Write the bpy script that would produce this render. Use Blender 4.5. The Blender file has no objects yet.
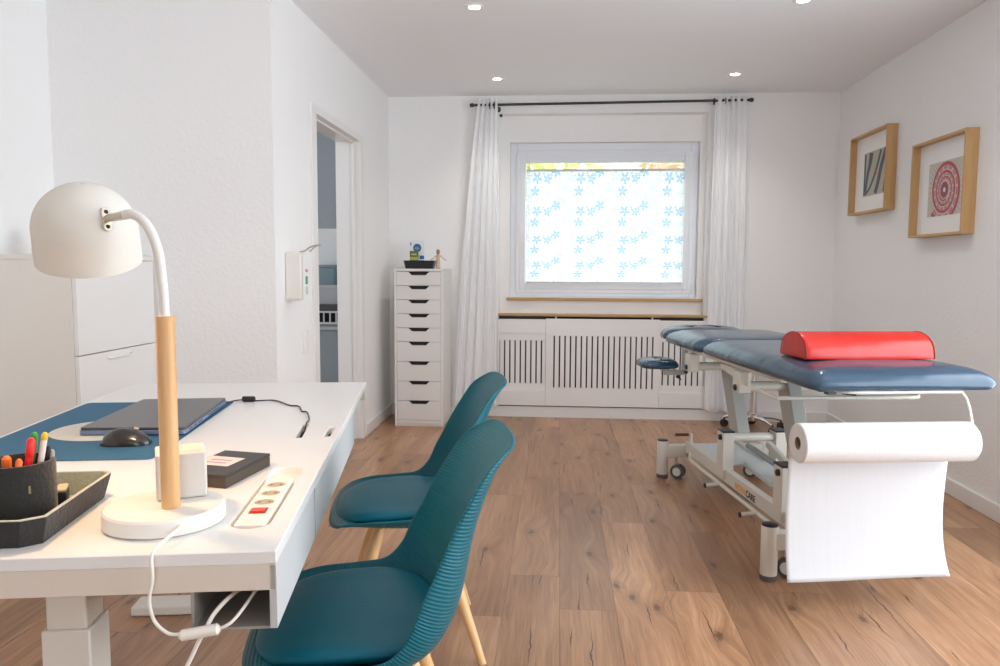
import bpy, bmesh, math, random
from math import sin, cos, pi, radians, sqrt, atan2
from mathutils import Vector, Matrix
random.seed(7)
SC = bpy.context.scene
COL = SC.collection

# ------------------------------------------------------------------ materials
def sock(n, name, v):
    if name in n.inputs: n.inputs[name].default_value = v
def pm(name, col, rough=.5, metal=0, coat=0, spec=.5, trans=0, emis=None, estr=0, bump=None, sheen=0, alpha=1):
    """principled material; bump=(scale, distance[, stretch])"""
    m = bpy.data.materials.new(name); m.use_nodes = True
    nt = m.node_tree; b = nt.nodes['Principled BSDF']
    sock(b, 'Base Color', (*col, 1)); sock(b, 'Roughness', rough); sock(b, 'Metallic', metal)
    sock(b, 'Coat Weight', coat); sock(b, 'Coat Roughness', .15); sock(b, 'Specular IOR Level', spec); sock(b, 'Transmission Weight', trans)
    sock(b, 'Sheen Weight', sheen); sock(b, 'Alpha', alpha)
    if emis: sock(b, 'Emission Color', (*emis, 1)); sock(b, 'Emission Strength', estr)
    if bump:
        tc = nt.nodes.new('ShaderNodeTexCoord'); n = nt.nodes.new('ShaderNodeTexNoise'); bp = nt.nodes.new('ShaderNodeBump')
        n.inputs['Scale'].default_value = bump[0]; n.inputs['Detail'].default_value = 3
        src = tc.outputs['Object']
        if len(bump) > 2:
            mp = nt.nodes.new('ShaderNodeMapping'); mp.inputs['Scale'].default_value = bump[2]; nt.links.new(src, mp.inputs[0]); src = mp.outputs[0]
        nt.links.new(src, n.inputs['Vector']); nt.links.new(n.outputs['Fac'], bp.inputs['Height'])
        bp.inputs['Distance'].default_value = bump[1]; bp.inputs['Strength'].default_value = 1
        nt.links.new(bp.outputs[0], b.inputs['Normal'])
    return m
class NG:
    """small node-graph writer"""
    def __init__(s, m): s.nt = m.node_tree; s.N = s.nt.nodes; s.b = s.N['Principled BSDF']
    def put(s, i, v):
        if hasattr(v, 'is_output'): s.nt.links.new(v, i)
        else: i.default_value = v
    def m(s, op, a, b=0.0, c=0.0):
        n = s.N.new('ShaderNodeMath'); n.operation = op
        s.put(n.inputs[0], a); s.put(n.inputs[1], b); s.put(n.inputs[2], c); return n.outputs[0]
    def tc(s, k='Object'): return s.N.new('ShaderNodeTexCoord').outputs[k]
    def map(s, v, sc=(1, 1, 1), loc=(0, 0, 0), rot=(0, 0, 0)):
        n = s.N.new('ShaderNodeMapping'); s.put(n.inputs[0], v); n.inputs['Scale'].default_value = sc; n.inputs['Location'].default_value = loc; n.inputs['Rotation'].default_value = rot; return n.outputs[0]
    def sep(s, v): n = s.N.new('ShaderNodeSeparateXYZ'); s.put(n.inputs[0], v); return n.outputs
    def comb(s, x, y, z=0.0):
        n = s.N.new('ShaderNodeCombineXYZ'); s.put(n.inputs[0], x); s.put(n.inputs[1], y); s.put(n.inputs[2], z); return n.outputs[0]
    def noise(s, v, sc, det=4, rough=.5, dist=0.0):
        n = s.N.new('ShaderNodeTexNoise'); s.put(n.inputs['Vector'], v); n.inputs['Scale'].default_value = sc; n.inputs['Detail'].default_value = det
        n.inputs['Roughness'].default_value = rough; n.inputs['Distortion'].default_value = dist; return n.outputs['Fac']
    def ramp(s, f, stops):
        n = s.N.new('ShaderNodeValToRGB'); s.put(n.inputs[0], f); e = n.color_ramp.elements
        e[0].position, e[0].color = stops[0][0], (*stops[0][1], 1); e[1].position, e[1].color = stops[-1][0], (*stops[-1][1], 1)
        for p, c in stops[1:-1]: x = e.new(p); x.color = (*c, 1)
        return n.outputs[0]
    def mix(s, f, a, b, bt='MIX'):
        n = s.N.new('ShaderNodeMix'); n.data_type = 'RGBA'; n.blend_type = bt; s.put(n.inputs['Factor'], f); s.put(n.inputs[6], a); s.put(n.inputs[7], b); return n.outputs[2]
    def bump(s, h, d, st=1.0):
        n = s.N.new('ShaderNodeBump'); s.put(n.inputs['Height'], h); n.inputs['Distance'].default_value = d; n.inputs['Strength'].default_value = st; return n.outputs[0]

def wood_mat(name, c1, c2, rough=.45, axis=2, sc=1.0):
    m = pm(name, c1, rough); g = NG(m)
    s = [14 * sc, 14 * sc, 14 * sc]; s[axis] = 1.2 * sc
    f = g.noise(g.map(g.tc(), tuple(s)), 3.0, 5, .6, .6)
    g.put(g.b.inputs['Base Color'], g.ramp(f, [(.3, c1), (.7, c2)]))
    g.put(g.b.inputs['Normal'], g.bump(f, .0006))
    return m
M = {}
M['wall'] = pm('wall_paint', (.875, .875, .87), .85, bump=(60, .0022))
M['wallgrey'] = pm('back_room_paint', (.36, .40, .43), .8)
M['ceiling'] = pm('ceiling_paint', (.87, .88, .90), .9)
M['trim'] = pm('trim_white', (.82, .81, .79), .35)
M['upvc'] = pm('window_plastic', (.8, .83, .87), .3)
M['lacq'] = pm('white_lacquer', (.80, .79, .77), .35)
M['deskw'] = pm('desk_white', (.80, .79, .77), .32)
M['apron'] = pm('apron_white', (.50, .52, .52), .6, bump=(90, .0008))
M['legw'] = pm('leg_coating', (.68, .64, .57), .4)
M['cream'] = pm('cream_plastic', (.86, .82, .74), .4)
M['black'] = pm('black_plastic', (.012, .012, .014), .35)
M['mouse'] = pm('mouse_black', (.018, .017, .017), .22, coat=.4)
M['dark'] = pm('dark_recess', (.02, .018, .016), .8)
M['slot'] = pm('radiator_niche_shade', (.07, .055, .045), .9)
M['chrome'] = pm('chrome', (.75, .75, .76), .12, metal=1)
M['steel'] = pm('steel', (.55, .54, .52), .3, metal=1)
M['brass'] = pm('hinge_metal', (.62, .55, .45), .3, metal=1)
M['rod'] = pm('rod_black', (.03, .028, .03), .4)
M['felt'] = pm('dark_felt', (.022, .020, .018), .95, bump=(140, .002), sheen=.2)
M['felt_in'] = pm('grey_felt', (.30, .33, .27), .95, bump=(140, .002))
M['felt_rim'] = pm('felt_cut_edge', (.45, .45, .40), .9)
M['mat_blue'] = pm('mat_blue', (.03, .13, .23), .75, bump=(300, .0005))
M['mat_cream'] = pm('mat_cream', (.66, .63, .55), .8, bump=(200, .001))
M['laptop'] = pm('laptop_grey', (.085, .085, .085), .32, metal=.3)
M['laptop_side'] = pm('laptop_side', (.20, .26, .42), .35, metal=.5)
M['boxgrey'] = pm('box_charcoal', (.035, .034, .036), .5)
M['boxside'] = pm('box_side', (.07, .05, .035), .5)
M['paperlab'] = pm('label_paper', (.72, .60, .58), .6)
M['white'] = pm('white_plastic', (.85, .84, .82), .4)
M['cubem'] = pm('charger_white', (.60, .57, .53), .5)
M['lampw'] = pm('lamp_white', (.76, .75, .71), .4)
M['red'] = pm('red_switch', (.85, .04, .02), .3)
M['coucw'] = pm('couch_paint', (.66, .64, .57), .35)
M['coucg'] = pm('couch_arm_paint', (.42, .43, .40), .28)
M['couct'] = pm('couch_tray_paint', (.62, .66, .68), .3)
M['act'] = pm('actuator_grey', (.33, .38, .39), .3, metal=.4)
M['paper'] = pm('paper', (.66, .67, .69), .9, bump=(3, .0008, (14, 1, 1)))
M['core'] = pm('cardboard_core', (.32, .22, .14), .8)
M['rubber'] = pm('rubber_grey', (.09, .09, .09), .6)
M['grip'] = pm('grip_brown', (.10, .035, .03), .5)
M['oak'] = wood_mat('oak', (.60, .33, .13), (.70, .43, .20), .45, 2)
M['oaky'] = wood_mat('oak_frame', (.50, .30, .12), (.60, .38, .17), .5, 2)
M['oakh'] = wood_mat('oak_h', (.50, .30, .12), (.60, .38, .17), .5, 1)
M['oakx'] = wood_mat('oak_shelf', (.42, .24, .09), (.52, .32, .14), .45, 0)
M['beech'] = wood_mat('beech_leg', (.72, .42, .18), (.80, .52, .26), .4, 2)
M['figure'] = wood_mat('pale_wood', (.62, .42, .26), (.7, .5, .32), .5, 2, 3)
M['matboard'] = pm('picture_mount', (.86, .86, .85), .7)

def vinyl(name, col, rough=.32):
    m = pm(name, col, rough, coat=.15); g = NG(m)
    a = g.noise(g.tc(), 260, 2); b = g.noise(g.tc(), 5, 2)
    g.put(g.b.inputs['Normal'], g.bump(g.m('ADD', g.m('MULTIPLY', a, .04), g.m('MULTIPLY', b, 1.0)), .010))
    return m
M['blue'] = vinyl('blue_vinyl', (.030, .070, .118), .22)
M['redv'] = vinyl('red_vinyl', (.58, .012, .004), .30)
def teal(name, ribs):
    m = pm(name, (.0, .13, .185), .42 if ribs else .45, sheen=.0); g = NG(m)
    if ribs:
        uv = g.sep(g.tc('UV'))
        w = g.m('SINE', g.m('MULTIPLY', uv[1], 2 * pi / .0078))
        g.put(g.b.inputs['Normal'], g.bump(w, .00035))
        g.put(g.b.inputs['Base Color'], (.0, .115, .155, 1)); g.b.inputs['Specular IOR Level'].default_value = .35
    else:
        g.put(g.b.inputs['Base Color'], (.0, .125, .180, 1)); g.put(g.b.inputs['Normal'], g.bump(g.noise(g.tc(), 220, 3), .0008)); g.b.inputs['Specular IOR Level'].default_value = .3
    return m
M['shell'] = teal('teal_shell', True)
M['cush'] = teal('teal_cushion', False)

def floor_mat():
    m = pm('oak_planks', (.4, .22, .13), .34); g = NG(m)
    s = g.sep(g.tc())
    PW, PL = .193, 1.38
    def hsh(a, b, k): return g.m('FRACT', g.m('ABSOLUTE', g.m('MULTIPLY', g.m('SINE', g.m('ADD', g.m('MULTIPLY', a, 12.9898 + k), g.m('MULTIPLY', b, 78.233 - 2 * k))), 4758.5453)))
    xs = g.m('DIVIDE', g.m('ADD', s[0], 10.02), PW)
    row = g.m('FLOOR', xs)
    yy = g.m('ADD', g.m('ADD', s[1], 20.0), g.m('MULTIPLY', hsh(row, 3.0, .3), PL))
    pl = g.m('FLOOR', g.m('DIVIDE', yy, PL))
    r1, r2 = hsh(row, pl, 0), hsh(row, pl, 1.7)
    fx = g.m('FRACT', xs); fy = g.m('FRACT', g.m('DIVIDE', yy, PL))
    ex = g.m('MULTIPLY', g.m('MINIMUM', fx, g.m('SUBTRACT', 1, fx)), PW); ey = g.m('MULTIPLY', g.m('MINIMUM', fy, g.m('SUBTRACT', 1, fy)), PL)
    seam = g.m('LESS_THAN', g.m('MINIMUM', ex, ey), .0010)
    vx = g.m('ADD', s[0], g.m('MULTIPLY', r1, 31.0)); vy = g.m('ADD', s[1], g.m('MULTIPLY', r2, 17.0))
    v = g.comb(vx, vy, 0.0)
    # knots pull the grain around them
    vo = g.N.new('ShaderNodeTexVoronoi'); vo.voronoi_dimensions = '2D'; g.put(vo.inputs['Vector'], g.map(g.comb(vx, vy), (4.3, 1.9, 1))); vo.inputs['Scale'].default_value = 1.0; vo.inputs['Randomness'].default_value = 1
    kd = vo.outputs['Distance']
    pull = g.m('MULTIPLY', g.ramp(kd, [(.0, (1, 1, 1)), (.35, (0, 0, 0))]), .05)
    gv = g.comb(g.m('ADD', vx, pull), vy, 0.0)
    grain = g.noise(g.map(gv, (24, 1.0, 1)), 2.2, 6, .62, .5)
    fine = g.noise(g.map(gv, (95, 2.4, 1)), 2.5, 3, .6)
    broad = g.noise(g.map(gv, (4, .6, 1)), 1.3, 3, .5, .4)
    c = g.ramp(g.m('ADD', g.m('MULTIPLY', grain, .5), g.m('MULTIPLY', broad, .5)), [(.30, (.20, .095, .045)), (.48, (.37, .19, .098)), (.66, (.53, .305, .17))])
    tone = g.m('ADD', .80, g.m('MULTIPLY', r1, .38))
    tv = g.N.new('ShaderNodeVectorMath'); tv.operation = 'SCALE'; g.put(tv.inputs[0], c); g.put(tv.inputs['Scale'], tone); c = tv.outputs[0]
    c = g.mix(g.m('MAXIMUM', 0.0, g.m('MULTIPLY', g.m('SUBTRACT', fine, .48), 1.6)), c, (.12, .055, .03, 1))
    wob = g.noise(v, 45, 3)
    kn = g.m('ADD', kd, g.m('MULTIPLY', g.m('SUBTRACT', wob, .5), .10))
    k = g.ramp(kn, [(.0, (1, 1, 1)), (.035, (.85, .85, .85)), (.065, (.3, .3, .3)), (.16, (0, 0, 0))])
    c = g.mix(g.m('MULTIPLY', k, .8), c, (.065, .03, .02, 1))
    # long drying cracks, one at most in each cell of a stretched lattice
    def cracks(cw, cl, k0, ox, oy):
        X = g.m('DIVIDE', g.m('ADD', vx, ox), cw); Y = g.m('DIVIDE', g.m('ADD', vy, oy), cl)
        ix, iy = g.m('FLOOR', X), g.m('FLOOR', Y)
        dx = g.m('MULTIPLY', g.m('SUBTRACT', g.m('FRACT', X), g.m('ADD', .3, g.m('MULTIPLY', hsh(ix, iy, k0), .4))), cw)
        dy = g.m('MULTIPLY', g.m('SUBTRACT', g.m('FRACT', Y), .5), cl)
        wv = g.m('MULTIPLY', g.m('SUBTRACT', g.noise(v, 16, 3), .5), .022)
        sl = g.m('MULTIPLY', g.m('SUBTRACT', hsh(ix, iy, k0 + .9), .5), .12)
        d = g.m('ABSOLUTE', g.m('ADD', g.m('SUBTRACT', dx, g.m('MULTIPLY', sl, dy)), wv))
        L = g.m('MULTIPLY', g.m('ADD', .10, g.m('MULTIPLY', hsh(ix, iy, k0 + 2.1), .32)), cl)
        w_ = g.m('MULTIPLY', g.m('SUBTRACT', 1.0, g.m('DIVIDE', g.m('ABSOLUTE', dy), L)), .0028)
        return g.m('MULTIPLY', g.m('LESS_THAN', d, w_), g.m('GREATER_THAN', hsh(ix, iy, k0 + 3.3), .52))
    line = g.m('MAXIMUM', cracks(.17, .62, .5, 50.0, 50.0), cracks(.23, .41, 4.4, 60.1, 57.3))
    c = g.mix(g.m('MULTIPLY', line, .85), c, (.035, .02, .018, 1))
    c = g.mix(g.m('MULTIPLY', seam, .6), c, (.07, .035, .02, 1))
    g.put(g.b.inputs['Base Color'], c)
    g.put(g.b.inputs['Roughness'], g.m('ADD', .24, g.m('MULTIPLY', grain, .14)))
    g.put(g.b.inputs['Normal'], g.bump(g.m('SUBTRACT', grain, g.m('MULTIPLY', g.m('ADD', line, seam), .8)), .0008))
    return m
M['floor'] = floor_mat()

def blind_mat():
    m = pm('blind_fabric', (.9, .92, .97), .9); g = NG(m); nt = m.node_tree
    s = g.sep(g.tc('UV'))                       # metres on the cloth
    px = g.m('MULTIPLY', g.m('SUBTRACT', s[0], .067), 1 / .3405)
    y = s[1]                                    # metres down from the top rail
    # rows sit closer together towards the sill
    n = g.m('ADD', g.m('MULTIPLY', y, 3.45), g.m('MULTIPLY', g.m('MULTIPLY', y, y), 1.25))
    py = g.m('SUBTRACT', n, .57)
    def flower(ox, oy, R, rot, soft=.0):
        fx = g.m('SUBTRACT', g.m('FRACT', g.m('ADD', g.m('SUBTRACT', px, ox), .5)), .5)
        fy = g.m('SUBTRACT', g.m('FRACT', g.m('ADD', g.m('SUBTRACT', py, oy), .5)), .5)
        dx = g.m('MULTIPLY', fx, .3405); dy = g.m('MULTIPLY', fy, .215)
        r = g.m('SQRT', g.m('ADD', g.m('MULTIPLY', dx, dx), g.m('MULTIPLY', dy, dy)))
        th = g.m('ARCTAN2', dy, dx)
        pet = g.m('POWER', g.m('ABSOLUTE', g.m('COSINE', g.m('MULTIPLY', g.m('ADD', th, rot), 2.5))), 1.3)
        rr = g.m('MULTIPLY', g.m('ADD', .28, g.m('MULTIPLY', pet, .78)), R)
        return g.m('MULTIPLY', g.m('LESS_THAN', r, rr), g.m('GREATER_THAN', r, R * .12))
    strong = None
    for f in [(.0, .0, .036, .3), (.05, -.38, .038, 1.0), (.29, -.36, .033, .1), (.49, -.56, .036, .7), (.20, -.50, .012, .2), (.37, -.47, .015, .9)]:
        e = flower(*f); strong = e if strong is None else g.m('MAXIMUM', strong, e)
    weak = None
    for f in [(.70, -.10, .036, .5), (.83, -.42, .040, .2), (.55, .20, .032, .9), (.88, .14, .026, .4), (.30, .08, .026, .0), (.68, -.68, .03, .6)]:
        e = flower(*f); weak = e if weak is None else g.m('MAXIMUM', weak, e)
    c = g.mix(g.m('MULTIPLY', weak, .5), (.90, .93, .985, 1), (.62, .72, .88, 1))
    c = g.mix(strong, c, (.47, .64, .86, 1))
    tr = g.N.new('ShaderNodeBsdfTranslucent'); df = g.N.new('ShaderNodeBsdfDiffuse'); mx = g.N.new('ShaderNodeMixShader')
    g.put(tr.inputs[0], c); g.put(df.inputs[0], c); mx.inputs[0].default_value = .22
    nt.links.new(tr.outputs[0], mx.inputs[1]); nt.links.new(df.outputs[0], mx.inputs[2])
    nt.links.new(mx.outputs[0], g.N['Material Output'].inputs[0])
    return m
M['blind'] = blind_mat()
def sheer(name, col, transp, transl):
    m = pm(name, col, .9); nt = m.node_tree; N = nt.nodes
    tr = N.new('ShaderNodeBsdfTranslucent'); tp = N.new('ShaderNodeBsdfTransparent'); df = N.new('ShaderNodeBsdfDiffuse')
    tr.inputs[0].default_value = (*col, 1); df.inputs[0].default_value = (*col, 1)
    a = N.new('ShaderNodeMixShader'); a.inputs[0].default_value = transl; nt.links.new(df.outputs[0], a.inputs[1]); nt.links.new(tr.outputs[0], a.inputs[2])
    b = N.new('ShaderNodeMixShader'); b.inputs[0].default_value = transp; nt.links.new(a.outputs[0], b.inputs[1]); nt.links.new(tp.outputs[0], b.inputs[2])
    nt.links.new(b.outputs[0], N['Material Output'].inputs[0]); return m
M['sheer'] = sheer('sheer_curtain', (.95, .96, .97), .12, .15)
M['shade'] = sheer('lamp_shade_plastic', (.70, .69, .64), 0.0, .05)
def glassm():
    m = pm('window_glass', (1, 1, 1), 0); nt = m.node_tree; N = nt.nodes
    tp = N.new('ShaderNodeBsdfTransparent'); gl = N.new('ShaderNodeBsdfGlossy'); gl.inputs['Roughness'].default_value = .02; gl.inputs[0].default_value = (1, 1, 1, 1)
    mx = N.new('ShaderNodeMixShader'); mx.inputs[0].default_value = .05
    nt.links.new(tp.outputs[0], mx.inputs[1]); nt.links.new(gl.outputs[0], mx.inputs[2]); nt.links.new(mx.outputs[0], N['Material Output'].inputs[0]); return m
M['glass'] = glassm()
M['led'] = pm('spot_light_face', (1, 1, 1), .5, emis=(1, .97, .92), estr=25)
M['bulb'] = pm('bulb_glass', (1, .9, .7), .5, emis=(1, .62, .30), estr=20)

# ------------------------------------------------------------------ mesh writer
class MB:
    def __init__(s): s.v = []; s.f = []; s.m = []; s.uv = None
    def add(s, vs, fs, mi=0):
        o = len(s.v); s.v += [tuple(x) for x in vs]; s.f += [tuple(i + o for i in f) for f in fs]; s.m += [mi] * len(fs); return s
    def box(s, x0, x1, y0, y1, z0, z1, mi=0, T=None):
        vs = [Vector(p) for p in ((x0, y0, z0), (x1, y0, z0), (x1, y1, z0), (x0, y1, z0), (x0, y0, z1), (x1, y0, z1), (x1, y1, z1), (x0, y1, z1))]
        if T: vs = [T @ v for v in vs]
        return s.add(vs, [(0, 3, 2, 1), (4, 5, 6, 7), (0, 1, 5, 4), (1, 2, 6, 5), (2, 3, 7, 6), (3, 0, 4, 7)], mi)
    def prism(s, pts, z0, z1, mi=0, T=None):
        n = len(pts); vs = [Vector((x, y, z0)) for x, y in pts] + [Vector((x, y, z1)) for x, y in pts]
        if T: vs = [T @ v for v in vs]
        return s.add(vs, [tuple(range(n))[::-1], tuple(range(n, 2 * n))] + [(i, (i + 1) % n, n + (i + 1) % n, n + i) for i in range(n)], mi)
    def rings(s, R, closed=True, cap0=True, cap1=True, mi=0):
        n = len(R[0]); o = [p for r in R for p in r]; fs = []
        for k in range(len(R) - 1):
            for i in range(n if closed else n - 1):
                j = (i + 1) % n; fs.append((k * n + i, k * n + j, (k + 1) * n + j, (k + 1) * n + i))
        if cap0: fs.append(tuple(range(n))[::-1])
        if cap1: fs.append(tuple((len(R) - 1) * n + i for i in range(n)))
        return s.add(o, fs, mi)
    def tube(s, path, r, n=12, mi=0, cap=True):
        P = [Vector(p) for p in path]; rs = r if isinstance(r, (list, tuple)) else [r] * len(P); R = []; up = None
        for i, p in enumerate(P):
            d = (P[min(i + 1, len(P) - 1)] - P[max(i - 1, 0)]).normalized()
            if up is None: up = Vector((0, 0, 1)) if abs(d.z) < .9 else Vector((1, 0, 0))
            a = d.cross(up).normalized(); up = a.cross(d).normalized()
            R.append([p + rs[i] * (cos(2 * pi * k / n) * a + sin(2 * pi * k / n) * up) for k in range(n)])
        return s.rings(R, cap0=cap, cap1=cap, mi=mi)
    def lathe(s, prof, n=32, T=None, mi=0, cap0=True, cap1=True):
        R = []
        for r, z in prof:
            ring = [Vector((r * cos(2 * pi * k / n), r * sin(2 * pi * k / n), z)) for k in range(n)]
            if T: ring = [T @ p for p in ring]
            R.append(ring)
        return s.rings(R, cap0=cap0, cap1=cap1, mi=mi)
    def build(s, name, mats, parent=None, loc=None, rz=0, bevel=0, smooth=True, angle=38, seg=2, subsurf=0, solid=0, uv=None):
        me = bpy.data.meshes.new(name); me.from_pydata([tuple(v) for v in s.v], [], s.f)
        for m in (mats if isinstance(mats, (list, tuple)) else [mats]): me.materials.append(m)
        for p, mi in zip(me.polygons, s.m): p.material_index = mi
        bm = bmesh.new(); bm.from_mesh(me)
        if smooth != 'open': bmesh.ops.recalc_face_normals(bm, faces=bm.faces)
        for f in bm.faces: f.smooth = bool(smooth)
        if smooth:
            for e in bm.edges:
                if len(e.link_faces) == 2 and e.calc_face_angle(0) > radians(angle): e.smooth = False
        if uv:
            L = bm.loops.layers.uv.new('UVMap')
            for f in bm.faces:
                for l in f.loops: l[L].uv = uv[l.vert.index]
        bm.to_mesh(me); bm.free()
        o = bpy.data.objects.new(name, me); COL.objects.link(o)
        if parent: o.parent = parent
        if loc is not None: o.location = loc
        if rz: o.rotation_euler = (0, 0, rz)
        if solid: md = o.modifiers.new('solidify', 'SOLIDIFY'); md.thickness = solid; md.offset = 0
        if bevel:
            md = o.modifiers.new('bevel', 'BEVEL'); md.width = bevel; md.segments = seg; md.limit_method = 'ANGLE'; md.angle_limit = radians(35)
        if subsurf: md = o.modifiers.new('subsurf', 'SUBSURF'); md.levels = subsurf; md.render_levels = subsurf
        return o
def tag(o, label=None, cat=None, group=None, kind=None):
    if label: o['label'] = label
    if cat: o['category'] = cat
    if group: o['group'] = group
    if kind: o['kind'] = kind
    return o
def empty(name, loc, rz=0, label=None, cat=None, group=None, kind=None):
    o = bpy.data.objects.new(name, None); COL.objects.link(o); o.location = loc; o.rotation_euler = (0, 0, rz); o.empty_display_size = .05
    return tag(o, label, cat, group, kind)
def rot(axis, a): return Matrix.Rotation(a, 4, axis)
def tr(x, y, z): return Matrix.Translation((x, y, z))
def catmull(P, n=8):
    P = [Vector(p) for p in P]; out = []
    for i in range(len(P) - 1):
        a, b, c, d = P[max(i - 1, 0)], P[i], P[i + 1], P[min(i + 2, len(P) - 1)]
        for k in range(n):
            t = k / n; out.append(.5 * ((2 * b) + (c - a) * t + (2 * a - 5 * b + 4 * c - d) * t * t + (3 * b - a - 3 * c + d) * t ** 3))
    out.append(P[-1]); return out
def rrect(x0, x1, y0, y1, r, n=6):
    pts = []
    for cx, cy, a0 in ((x1 - r, y1 - r, 0), (x0 + r, y1 - r, 90), (x0 + r, y0 + r, 180), (x1 - r, y0 + r, 270)):
        for k in range(n + 1): a = radians(a0 + 90 * k / n); pts.append((cx + r * cos(a), cy + r * sin(a)))
    return pts
def struct(o): o['kind'] = 'structure'; return o

# ------------------------------------------------------------------ room frame (metres; +Y into the room, camera over the origin)
XL, XR, YB, H, BB = -1.332, 2.064, 5.961, 2.48, .083
XI = -2.41            # inner left wall
YF = 3.523            # wall facing us left of the doorway wall
YK = -4.6             # wall behind the camera
def wallbox(name, x0, x1, y0, y1, z0, z1, m='wall'):
    return struct(MB().box(x0, x1, y0, y1, z0, z1).build(name, M[m], smooth=False))
struct(MB().box(-3.4, XR + .15, YK - .3, YB + .4, -.1, 0).build('floor', M['floor'], smooth=False))
struct(MB().box(-3.4, XR + .15, YK - .3, YB + .4, H, H + .12).build('ceiling', M['ceiling'], smooth=False))
# right wall (one opening behind the camera plane gives daylight)
RW = (.3, 3.1, .30, 2.28)   # y0 y1 z0 z1 opening
b = MB(); b.box(XR, XR + .15, YK - .2, RW[0], 0, H); b.box(XR, XR + .15, RW[1], YB + .3, 0, H); b.box(XR, XR + .15, RW[0], RW[1], 0, RW[2]); b.box(XR, XR + .15, RW[0], RW[1], RW[3], H)
struct(b.build('wall_right', M['wall'], smooth=False))
# rear wall with a wide opening
KW = (.05, 1.9, .2, 2.25)
b = MB(); b.box(-3.4, KW[0], YK - .2, YK, 0, H); b.box(KW[1], XR + .15, YK - .2, YK, 0, H); b.box(KW[0], KW[1], YK - .2, YK, 0, KW[2]); b.box(KW[0], KW[1], YK - .2, YK, KW[3], H)
struct(b.build('wall_rear', M['wall'], smooth=False))
# left walls
wallbox('wall_left_inner', XI - .12, XI, YK, YF, 0, H)
wallbox('wall_left_facing', XI - .12, XL, YF, YF + .15, 0, H)
DY0, DY1, DZ = 4.141, 5.069, 1.999
b = MB(); XT = XL - .15
b.box(XT, XL, YF + .15, DY0 - .02, 0, H); b.box(XT, XL, DY1 + .02, YB + .3, 0, H); b.box(XT, XL, DY0 - .02, DY1 + .02, DZ + .02, H)
struct(b.build('wall_left', M['wall'], smooth=False))
# back wall with niche and window opening
NX0, NX1, NZ0, NZ1, ND = -.47, 1.115, .80, 2.345, .10
WX0, WX1, WZ0, WZ1 = -.39, 1.07, .945, 2.145
b = MB()
b.box(XL, NX0, YB, YB + .3, 0, H); b.box(NX1, XR, YB, YB + .3, .0, H); b.box(NX0, NX1, YB, YB + .3, NZ1, H)
y = YB + ND
b.box(NX0, WX0, y, YB + .3, 0, NZ1); b.box(WX1, NX1, y, YB + .3, 0, NZ1); b.box(WX0, WX1, y, YB + .3, WZ1, NZ1); b.box(WX0, WX1, y, YB + .3, 0, WZ0)
struct(b.build('wall_back', M['wall'], smooth=False))
# back room seen through the doorway
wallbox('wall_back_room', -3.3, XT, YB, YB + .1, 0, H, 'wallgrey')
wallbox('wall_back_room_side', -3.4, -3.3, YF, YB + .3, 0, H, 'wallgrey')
wallbox('trim_splash', -3.2, XT - .01, YB - .012, YB, .9, 1.47, 'wall')
# baseboards
def base(name, x0, x1, y0, y1): return struct(MB().box(x0, x1, y0, y1, 0, BB).build(name, M['trim'], bevel=.004))
base('baseboard_right', XR - .015, XR, YK, YB)
base('baseboard_left', XL, XL + .015, DY1 + .08, YB)
base('baseboard_left_near', XL, XL + .015, YF, DY0 - .10)
base('baseboard_facing', XI, XL + .015, YF - .015, YF)
base('baseboard_back_right', 1.27, XR, YB - .015, YB)
base('baseboard_back_left', XL, -.50, YB - .015, YB)
# door casing
b = MB(); c = .015
b.box(XL, XL + .012, DY0 - .085, DY0, 0, DZ); b.box(XL, XL + .012, DY1, DY1 + .06, 0, DZ); b.box(XL, XL + .012, DY0 - .085, DY1 + .06, DZ, DZ + .045)
b.box(XT - .01, XL, DY0 - .02, DY0, 0, DZ); b.box(XT - .01, XL, DY1, DY1 + .02, 0, DZ); b.box(XT - .01, XL, DY0 - .02, DY1 + .02, DZ, DZ + .02)
b.box(XL - .055, XL - .03, DY1 - .012, DY1, 0, DZ - .012); b.box(XL - .055, XL - .03, DY0, DY1, DZ - .012, DZ)
dr = struct(b.build('door_1', M['trim'], bevel=.002))

# ------------------------------------------------------------------ window_1: frame, sash, glass, handle
FY = YB + ND + .05
w = empty('window_1', ((WX0 + WX1) / 2, FY, WZ0), kind='structure')
def wbox(mb, x0, x1, y0, y1, z0, z1, mi=0): return mb.box(x0 - (WX0 + WX1) / 2, x1 - (WX0 + WX1) / 2, y0, y1, z0 - WZ0, z1 - WZ0, mi)
def frame4(mb, x0, x1, z0, z1, t, y0, y1):
    wbox(mb, x0, x0 + t, y0, y1, z0, z1); wbox(mb, x1 - t, x1, y0, y1, z0, z1); wbox(mb, x0 + t, x1 - t, y0, y1, z0, z0 + t); wbox(mb, x0 + t, x1 - t, y0, y1, z1 - t, z1)
SX0, SX1, SZ0, SZ1 = -.345, 1.035, .974, 2.07
b = MB(); frame4(b, WX0, WX1, WZ0, WZ1, .055, .0, .07); wbox(b, WX0 + .055, WX1 - .055, .0, .05, WZ1 - .075, WZ1 - .055); b.build('window_frame', M['upvc'], w, bevel=.004)
b = MB(); frame4(b, SX0, SX1, SZ0, SZ1, .078, -.022, .03); frame4(b, SX0 + .03, SX1 - .03, SZ0 + .03, SZ1 - .03, .045, -.028, -.02); b.build('window_sash', M['upvc'], w, bevel=.005)
b = MB(); wbox(b, SX0 + .07, SX1 - .07, .012, .016, SZ0 + .07, SZ1 - .07); b.build('pane', M['glass'], w, smooth=False)
b = MB(); wbox(b, -.316, -.29, -.032, -.024, 1.45, 1.53); wbox(b, -.309, -.297, -.07, -.03, 1.485, 1.497); wbox(b, -.312, -.294, -.078, -.062, 1.37, 1.50); b.build('window_handle', M['white'], w, bevel=.004)
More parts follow.
